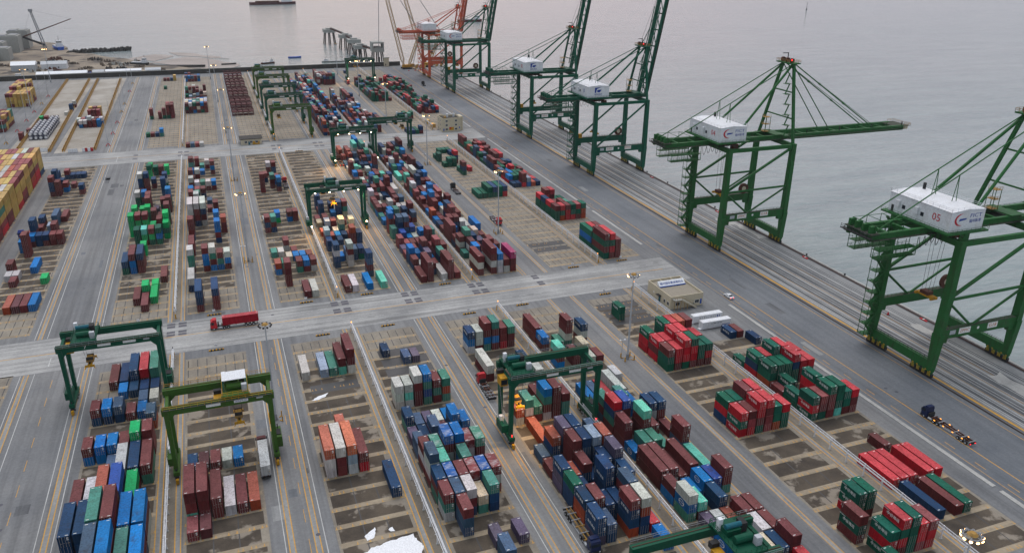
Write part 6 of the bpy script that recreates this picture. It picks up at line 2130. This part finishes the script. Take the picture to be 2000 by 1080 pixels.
for i, (x, y, s_, mt, lb) in enumerate(((-130, 925, 9, 'bluetarp', 'large blue tarpaulin heap behind the wall'), (-116, 922, 5, 'bluetarp', 'blue tarpaulin heap right of the large one'), (-148, 950, 5, 'maroonp', 'red tarpaulin heap left of the blue heaps'),
                                       (-70, 905, 4, 'teal', 'small turquoise covered boat behind the wall'), (-2, 915, 4, 'bluetarp', 'small blue tarpaulin by the mud flat'), (-138, 1000, 6, 'timber', 'brown timber heap among the debris'),
                                       (-120, 1030, 8, 'dark', 'dark scrap heap by the breakwater'), (-105, 1010, 7, 'timber', 'timber stack near the tide line'), (-95, 985, 7, 'concrete', 'concrete rubble heap near the tide line'),
                                       (-160, 1040, 9, 'brown', 'rusty scaffold heap below the caissons'), (-176, 1010, 7, 'dark', 'dark debris heap left of the scaffold heap'), (-88, 950, 6, 'dark', 'dark boat wreck heap behind white cabins'),
                                       (-70, 960, 5, 'timber', 'timber frame heap right of the boat wreck'), (-120, 960, 6, 'timber', 'pale timber heap behind blue tarpaulins'), (-196, 1000, 6, 'yellow', 'yellow machine parts heap at left'), (-48, 930, 5, 'timber', 'low timber heap right of the white cabin'))):
    mb = MB()
    for k in range(14):
        a, b_ = rs.uniform(-s_, s_), rs.uniform(-s_ * .8, s_ * .8)
        hh = max(.6, (1 - (a * a + b_ * b_) / (1.7 * s_ * s_)) * s_ * .4)
        c = Vector((x + a, y + b_, -2.6))
        mb.bar(c, c + Vector((rs.uniform(-.8, .8), rs.uniform(-.8, .8), hh + .4)), rs.uniform(1.2, 3.4), rs.uniform(1.2, 3.4), M[mt] if k % 4 else M['timber'], .8, .8)
    for k in range(8):
        c = Vector((x + rs.uniform(-s_, s_), y + rs.uniform(-s_, s_), -2.0))
        mb.bar(c, c + Vector((rs.uniform(-5, 5), rs.uniform(-3, 3), rs.uniform(0, 1.6))), .4, .3, M['timber'] if k % 2 else M['dark'])
    tag(mb.build('debris_heap'), lb, 'debris heap', 'heaps of debris on the shore')
for i in range(26):
    x, y = rs.uniform(-235, -60), rs.uniform(900, 1060)
    if y > 1000 + (x + 235) * .1 and x > -110: continue
    mb = MB()
    s_ = rs.uniform(2.5, 6)
    mt = rs.choice(('timber', 'dark', 'concrete', 'brown', 'timber', 'lgrey', 'dconcrete'))
    for k in range(9):
        a, b_ = rs.uniform(-s_, s_), rs.uniform(-s_, s_)
        c = Vector((x + a, y + b_, -2.6))
        mb.bar(c, c + Vector((rs.uniform(-.8, .8), rs.uniform(-.8, .8), rs.uniform(.8, 3.2))), rs.uniform(1, 4), rs.uniform(1, 4), M[mt] if k % 3 else M['timber'], .8, .8)
    tag(mb.build('debris_heap'), 'small %s rubble heap scattered on the shore sand' % {'timber': 'brown', 'dark': 'black', 'concrete': 'grey', 'brown': 'rusty', 'lgrey': 'pale', 'dconcrete': 'dark grey'}[mt], 'debris heap', 'small rubble heaps of the shore, ' + mt)
# beached boats
def boat(x, y, z, L, w_, h_, rz, lbl, hull, top=None, name='boat'):
    root = empty(name, (x, y, z), rz)
    tag(root, lbl, 'boat')
    mb = MB()
    n = 9
    vs = []
    for i in range(n):
        f = i / (n - 1)
        ww = w_ / 2 * (math.sin(math.pi * min(1, .18 + f * .82)) ** .55)
        sheer = h_ * (1 + .45 * abs(f - .45) ** 1.5)
        for sx, zz in ((-1, sheer), (-.55, 0), (.55, 0), (1, sheer)): vs.append((sx * ww, f * L, zz))
    fs = []
    for i in range(n - 1):
        for j in range(3): fs.append((4 * i + j, 4 * i + j + 1, 4 * i + j + 5, 4 * i + j + 4))
        fs.append((4 * i + 3, 4 * i, 4 * i + 4, 4 * i + 7))
    fs += [(0, 3, 2, 1), (4 * n - 4, 4 * n - 3, 4 * n - 2, 4 * n - 1)]
    mb.add(vs, fs, hull)
    b_ = mb.build('hull', root)
    if top:
        mb = MB()
        mb.box(-w_ * .3, w_ * .3, L * .08, L * .3, h_ * 1.0, h_ * 1.9, M['white'])
        mb.box(-w_ * .24, w_ * .24, L * .1, L * .26, h_ * 1.9, h_ * 2.6, M['white'])
        mb.box(-w_ * .245, w_ * .245, L * .1, L * .261, h_ * 2.15, h_ * 2.4, M['glass'])
        mb.tube((0, L * .16, h_ * 2.6), (0, L * .16, h_ * 3.6), .2, M['dark'], 6)
        mb.build('wheelhouse', root)
        mb = MB()
        mb.box(-w_ * .36, w_ * .36, L * .36, L * .86, h_ * 1.0, h_ * (1.0 + .3 * top), M['brown'] if top > 1 else M['lgrey'])
        mb.bar((0, L * .6, h_), (0, L * .6, h_ * 2.6), .25, .25, M['dark'])
        mb.build('hatch', root)
boat(-4, 953, -4.2, 62, 7, 2.0, R(75), 'long black barge hull stranded on the mud flat', M['dark'])
boat(-62, 975, -4.0, 22, 7, 3.2, R(60), 'dark wrecked hull by the tide line', M['dark'], 1)
boat(29, 965, -4.2, 16, 4, 1.4, R(100), 'small black boat on the mud tip', M['dark'])
boat(70, 962, -4.4, 16, 4, 1.8, R(110), 'small brown boat floating before the sea wall', M['brown'], 1)
boat(104, 1000, -4.4, 15, 4, 1.8, R(95), 'small blue boat floating before the sea wall', M['signblue'])
boat(122, 955, -4.4, 26, 4, 1.4, R(-95), 'grey flat boat moored before the sea wall', M['concrete'], 1)
boat(190, 1845, -4.6, 96, 14, 5, R(98), 'dark red cargo ship at the top edge of the water', M['maroonp'], 2, 'ship')
boat(455, 1380, -4.6, 44, 9, 4, R(92), 'dark red hulled boat behind the orange crane', M['maroonp'], 1, 'ship')
boat(-166, 1128, -4.4, 30, 11, 5, R(20), 'blue tug with white wheelhouse beside the breakwater', M['signblue'], 1, 'tug')
mb = MB()
mb.tube((1220, 1470, -4.4), (1220, 1470, -1.5), 1.6, M['dark'], 10, 1.0)
mb.tube((1220, 1470, -1.5), (1220, 1470, 9), .5, M['dark'], 8, .2)
mb.tube((1220, 1470, 9), (1220, 1470, 11), .7, M['dark'], 8)
tag(mb.build('buoy'), 'small dark buoy on the open water at top right', 'buoy')
mb = MB()
for i in range(46):
    x = -158 + i * 1.5
    y = 1106 + i * .35
    mb.bar((x, y + rs.uniform(-3, 3), -5), (x + 3, y + rs.uniform(-3, 3), rs.uniform(-1.6, .6)), 5, 3.5, M['dconcrete'], 2.5, 2)
tag(mb.build('breakwater'), 'low dark rubble breakwater reaching into the water', 'breakwater')
for i, (x, y, w_, d_, h_, lb) in enumerate(((-226, 1158, 22, 24, 21, 'tallest grey concrete caisson beside the derrick'), (-232, 1118, 24, 24, 19, 'second grey concrete caisson in front of the tallest'), (-236, 1076, 20, 22, 16, 'grey caisson with stepped top'),
                                     (-262, 1080, 22, 22, 14, 'left grey caisson in the front row'), (-232, 1046, 26, 20, 13, 'front grey concrete caisson on the sand'), (-290, 1150, 26, 24, 19, 'grey caisson cut by the left picture edge'), (-270, 1046, 24, 20, 11, 'low grey caisson left of the front one'))):
    root = empty('concrete_caisson', (x, y, -2.6))
    tag(root, lb, 'caisson', 'grey concrete caissons on the left shore')
    mb = MB()
    mb.box(0, w_, 0, d_, 0, h_, M['concrete'])
    mb.build('block', root)
    mb = MB()
    for k in range(2):
        for j in range(2): mb.box(w_ * (.08 + .46 * k), w_ * (.46 + .46 * k), d_ * (.08 + .46 * j), d_ * (.46 + .46 * j), h_ - .02, h_ + .9, M['concrete'] if (k + j) % 2 else M['grey'])
    mb.build('cell_cover', root)
# derrick beside the caissons
root = empty('derrick', (-186, 1150, -2))
tag(root, 'thin derrick with grey tower and rust red jib behind the tug', 'derrick')
mb = MB()
for sx in (-1.4, 1.4):
    for sy in (-1.4, 1.4): mb.bar((sx, sy, 0), (sx * .5 - 8, sy * .5, 44), .7, .7, M['grey'])
for i in range(10):
    f = i / 10
    mb.bar((-1.4 - 8 * f, -1.4, 44 * f), (1.4 - 8 * (f + .1), -1.2, 44 * (f + .1)), .35, .35, M['grey'])
mb.box(-10, -6, -2, 2, 43, 46, M['grey'])
mb.build('tower', root)
mb = MB()
mb.bar((-22, 0, 14), (34, 0, 34), 1.6, 1.6, M['brown'], .8, .8)
mb.bar((-22, 0, 14), (0, 0, 4), 2.2, 2.2, M['dark'])
mb.build('jib', root)
mb = MB()
for p in ((34, 0, 34), (-22, 0, 14)): mb.bar((-8, 0, 45), p, .16, .16, M['grey'])
mb.build('stay_rope', root)
# tree beside the left sheds
def tree(x, y, z, h_, lbl):
    root = empty('tree', (x, y, z))
    tag(root, lbl, 'tree', 'trees on the shore')
    mb = MB()
    mb.tube((0, 0, 0), (0, 0, h_ * .6), .6, M['timber'], 7, .25)
    for a in range(5): mb.tube((0, 0, h_ * .4), (math.cos(a * 1.26) * h_ * .3, math.sin(a * 1.26) * h_ * .3, h_ * .75), .28, M['timber'], 5, .08)
    mb.build('trunk', root)
    mb = MB()
    for i in range(900):
        d = Vector((rs.gauss(0, 1), rs.gauss(0, 1), rs.gauss(0, .8))).normalized() * rs.uniform(.3, 1) ** .5
        p = Vector((d.x * h_ * .42 * (1 + .3 * math.sin(d.z * 5 + d.x * 3)), d.y * h_ * .42, h_ * .66 + d.z * h_ * .36))
        a = Vector((rs.gauss(0, 1), rs.gauss(0, 1), rs.gauss(0, 1))).normalized() * .55
        b_ = a.cross(Vector((rs.gauss(0, 1), rs.gauss(0, 1), rs.gauss(0, 1)))).normalized() * .4
        mb.add([p - a, p + b_, p + a, p - b_], [(0, 1, 2, 3)], LEAF if i % 3 else LEAF2)
    mb.build('crown', root)
LEAF = paint('leaf', (.035, .065, .022), .8, .2)
LEAF2 = paint('leaf_light', (.06, .09, .03), .8, .2)
tree(-206, 958, -2.4, 14, 'dark green leaning tree between the left sheds')
tree(-216, 966, -2.4, 10, 'smaller tree left of the dark leaning tree')
# a few parked vans behind the wall
for x, y, lb in ((-176, 925, 'white van with lit lamps behind the wall'), (-150, 944, 'white van near the red tarpaulin heap')):
    root = empty('van', (x, y, -2.4), R(80))
    tag(root, lb, 'van')
    mb = MB()
    mb.prism([(-.95, 0), (.95, 0), (.95, 5), (-.95, 5)], .4, 2.2, M['white'])
    mb.build('body', root)
    mb = MB()
    for yy in (.9, 4):
        for sx in (-1, 1): mb.tube((sx * .95 - .1, yy, .35), (sx * .95 + .1, yy, .35), .35, M['tyre'], 10)
    mb.build('wheel', root)
    mb = MB()
    mb.box(-.85, .85, -.03, 0, 1.2, 1.9, M['glass'])
    mb.build('window', root)

# ---------------------------------------------------------------- mooring dolphins
for i, (x, y, s_, h_, lb) in enumerate(((156.5, 1126, 15, 15, 'farthest mooring dolphin on raking piles'), (168, 1066, 15, 14, 'second farthest mooring dolphin at the end of the catwalk'), (169.5, 1012, 15, 14, 'middle mooring dolphin on dark piles'),
                                    (167, 955, 14, 14, 'second nearest mooring dolphin'), (176, 900, 13, 17, 'nearest mooring dolphin with open concrete frame'))):
    root = empty('mooring_dolphin', (x, y, -4.2))
    tag(root, lb, 'dolphin', 'concrete mooring dolphins in the water')
    mb = MB()
    mb.box(-s_ / 2, s_ / 2, -s_ / 2, s_ / 2, h_, h_ + 4.2, M['concrete'])
    mb.box(-s_ / 4, s_ / 4, -s_ / 4, s_ / 4, h_ + 4.2, h_ + 5.6, M['concrete'])
    if i == 4:
        for xx in (-s_ / 2 + .6, s_ / 2 - .6): mb.box(xx - .6, xx + .6, -s_ / 2, s_ / 2, h_ + 4.2, h_ + 9, M['concrete'])
        mb.box(-s_ / 2, s_ / 2, -s_ / 2, s_ / 2, h_ + 9, h_ + 10.4, M['concrete'])
    mb.build('pile_cap', root)
    for a in (-1, 0, 1):
        for b_ in (-1, 1):
            mb = MB()
            mb.tube((a * s_ * .48, b_ * s_ * .48, -2), (a * s_ * .36, b_ * s_ * .36, h_), .75, M['dconcrete'], 8)
            mb.build('pile', root)
def catwalk(p, q, lbl):
    root = empty('catwalk', p)
    tag(root, lbl, 'catwalk')
    mb = MB()
    d = Vector(q) - Vector(p)
    mb.bar((0, 0, 0), d, 2.2, 1.2, M['brown'])
    mb.build('deck', root)
    mb = MB()
    s_ = Vector((0, 0, 1.4))
    mb.bar(s_, d + s_, 2.2, .14, M['dark'])
    mb.build('rail', root)
catwalk((158, 1120, 16), (167, 1072, 14), 'rust brown catwalk between the two farthest dolphins')
catwalk((168.6, 953, 13), (176, 906, 13), 'thin pale catwalk between the nearest dolphins')
catwalk((168.4, 1060, 13), (169, 1018, 13), 'short catwalk between the second and middle dolphins')

# ---------------------------------------------------------------- crawler cranes
def lattice(mb, p, q, w0, w1, n, mat, r=.22):
    p, q = Vector(p), Vector(q)
    d = (q - p).normalized()
    a = d.cross(Vector((0, 1, 0))).normalized()
    b_ = a.cross(d).normalized()
    def cor(f, i):
        ww = (w0 + (w1 - w0) * f) / 2
        if f < .06: ww *= .4
        if f > .95: ww *= .5
        sx, sy = ((-1, -1), (1, -1), (1, 1), (-1, 1))[i]
        return p.lerp(q, f) + a * sx * ww + b_ * sy * ww
    for k in range(n):
        f0, f1 = k / n, (k + 1) / n
        for i in range(4):
            mb.bar(cor(f0, i), cor(f1, i), r * 1.4, r * 1.4, mat)
            j = (i + 1) % 4
            mb.bar(cor(f0, i), cor(f1, j), r * .8, r * .8, mat)
            mb.bar(cor(f1, i), cor(f1, j), r * .7, r * .7, mat)
CRY = paint('crawler_pale_ochre', (.50, .36, .20), .6, .3)
def crawler(x, y, rz, lbl, top, hook):
    root = empty('crawler_crane', (x, y, 0))
    tag(root, lbl, 'crawler crane', 'pale lattice crawler cranes at the quay end')
    mb = MB()
    for s_ in (-1, 1):
        mb.box(-5, 5, s_ * 3.4 - .7, s_ * 3.4 + .7, .05, 1.5, M['dark'])
    mb.box(-2, 2, -3, 3, .6, 1.6, M['dark'])
    mb.build('track', root)
    mb = MB()
    mb.box(-4, 7.5, -1.9, 1.9, 1.7, 4.4, M['yellow'])
    mb.box(5.5, 8.6, -2.6, 2.6, 1.7, 4.8, M['rustyel'])
    mb.box(-5, -2.6, -3.1, -1.7, 2, 4.4, M['yellow'])
    mb.build('upper_body', root)
    mb = MB()
    lattice(mb, (-2.5, 0, 3), top, 3.4, 3.0, 30, CRY, .3)
    mb.build('boom', root)
    mb = MB()
    mt = (18, 8, 36)
    lattice(mb, (3, 0, 4), mt, 2.4, 2.0, 10, CRY, .3)
    mb.build('mast', root)
    mb = MB()
    for s_ in (-.8, .8):
        mb.bar((mt[0], mt[1] + s_, mt[2]), (top[0], top[1] + s_, top[2]), .28, .28, M['grey'])
        mb.bar((mt[0], mt[1] + s_, mt[2]), (7.5, s_, 4.4), .22, .22, M['grey'])
    mb.build('pendant_rope', root)
    if hook:
        mb = MB()
        mb.bar(top, (top[0] + hook[0], top[1] + hook[1], 14), .5, .5, M['grey'])
        mb.tube((top[0] + hook[0], top[1] + hook[1], 14), (top[0] + hook[0], top[1] + hook[1], 9), 1.1, M['dark'], 8)
        mb.build('hook_block', root)
    mb = MB()
    for i in range(5): mb.bar((9 + i * 2.5, -3 + (i % 2) * 4, 0), (11 + i * 2.5, (i % 2) * 3, 3.6), 1.2, 1.2, M['rustyel'])
    mb.build('counterweight_frame', root)
crawler(197, 853, 0, 'pale crawler crane with leaning lattice boom and hanging hook block', (-26, -6, 104), (-4, 0))
crawler(222, 862, 0, 'pale crawler crane with lattice boom behind the orange quay crane', (-32, -2, 106), None)
for i, (x, y, lb) in enumerate(((196, 838, 'first red marker cone before the crawler crane'), (203, 838, 'second red marker cone before the crawler crane'), (209, 840, 'third red marker cone before the crawler crane'), (215, 841, 'fourth red marker cone before the crawler crane'))):
    mb = MB()
    mb.box(x - .9, x + .9, y - .5, y + .5, .02, .35, M['red'])
    mb.tube((x, y, .35), (x, y, 1.3), .4, M['red'], 8, .08)
    tag(mb.build('marker_cone'), lb, 'cone', 'red marker cones at the quay end')

# bollards and life ring posts along the quay edge
for i in range(26):
    y = 120 + i * 24
    mb = MB()
    mb.tube((238.9, y, .28), (238.9, y, .75), .32, M['dark'], 10, .26)
    mb.tube((238.9, y, .75), (238.9, y, .98), .48, M['dark'], 10, .40)
    tag(mb.build('bollard'), 'dark mooring bollard on the quay edge kerb', 'bollard', 'bollards along the quay edge')
for i, y in enumerate((196, 214, 262, 330, 352, 398)):
    mb = MB()
    mb.box(236.2, 236.9, y - 1.6, y + 1.6, .01, .38, M['red'])
    mb.box(236.15, 236.95, y - .25, y + .25, .38, .5, M['txtwhite'])
    tag(mb.build('hydrant_box'), '%s red hydrant cover along the quay edge' % FW[i], 'hydrant cover', 'red covers along the quay edge')
mb = MB()
mb.tube((227.5, 204, .01), (227.5, 204, 1.2), .5, M['red'], 8, .12)
mb.box(226.9, 228.1, 203.4, 204.6, .01, .1, M['black'])
tag(mb.build('marker_cone'), 'red cone standing alone on the lanes below the nearest ship crane', 'cone')

# ---------------------------------------------------------------- air
HZ = 0.00005
if HZ > 0:
    m = bpy.data.materials.new('haze')
    m.use_nodes = True
    t = m.node_tree
    t.nodes.clear()
    pv = N(t, 'ShaderNodeVolumePrincipled')
    pv.inputs['Color'].default_value = (.85, .86, .9, 1)
    pv.inputs['Density'].default_value = HZ
    ou = N(t, 'ShaderNodeOutputMaterial')
    t.links.new(pv.outputs[0], ou.inputs['Volume'])
    mb = MB()
    mb.box(-9100, 12100, -1000, 26100, -12, 160, m)
    tag(mb.build('haze'), 'thin pale dusk haze over the harbour', 'haze', kind='stuff')
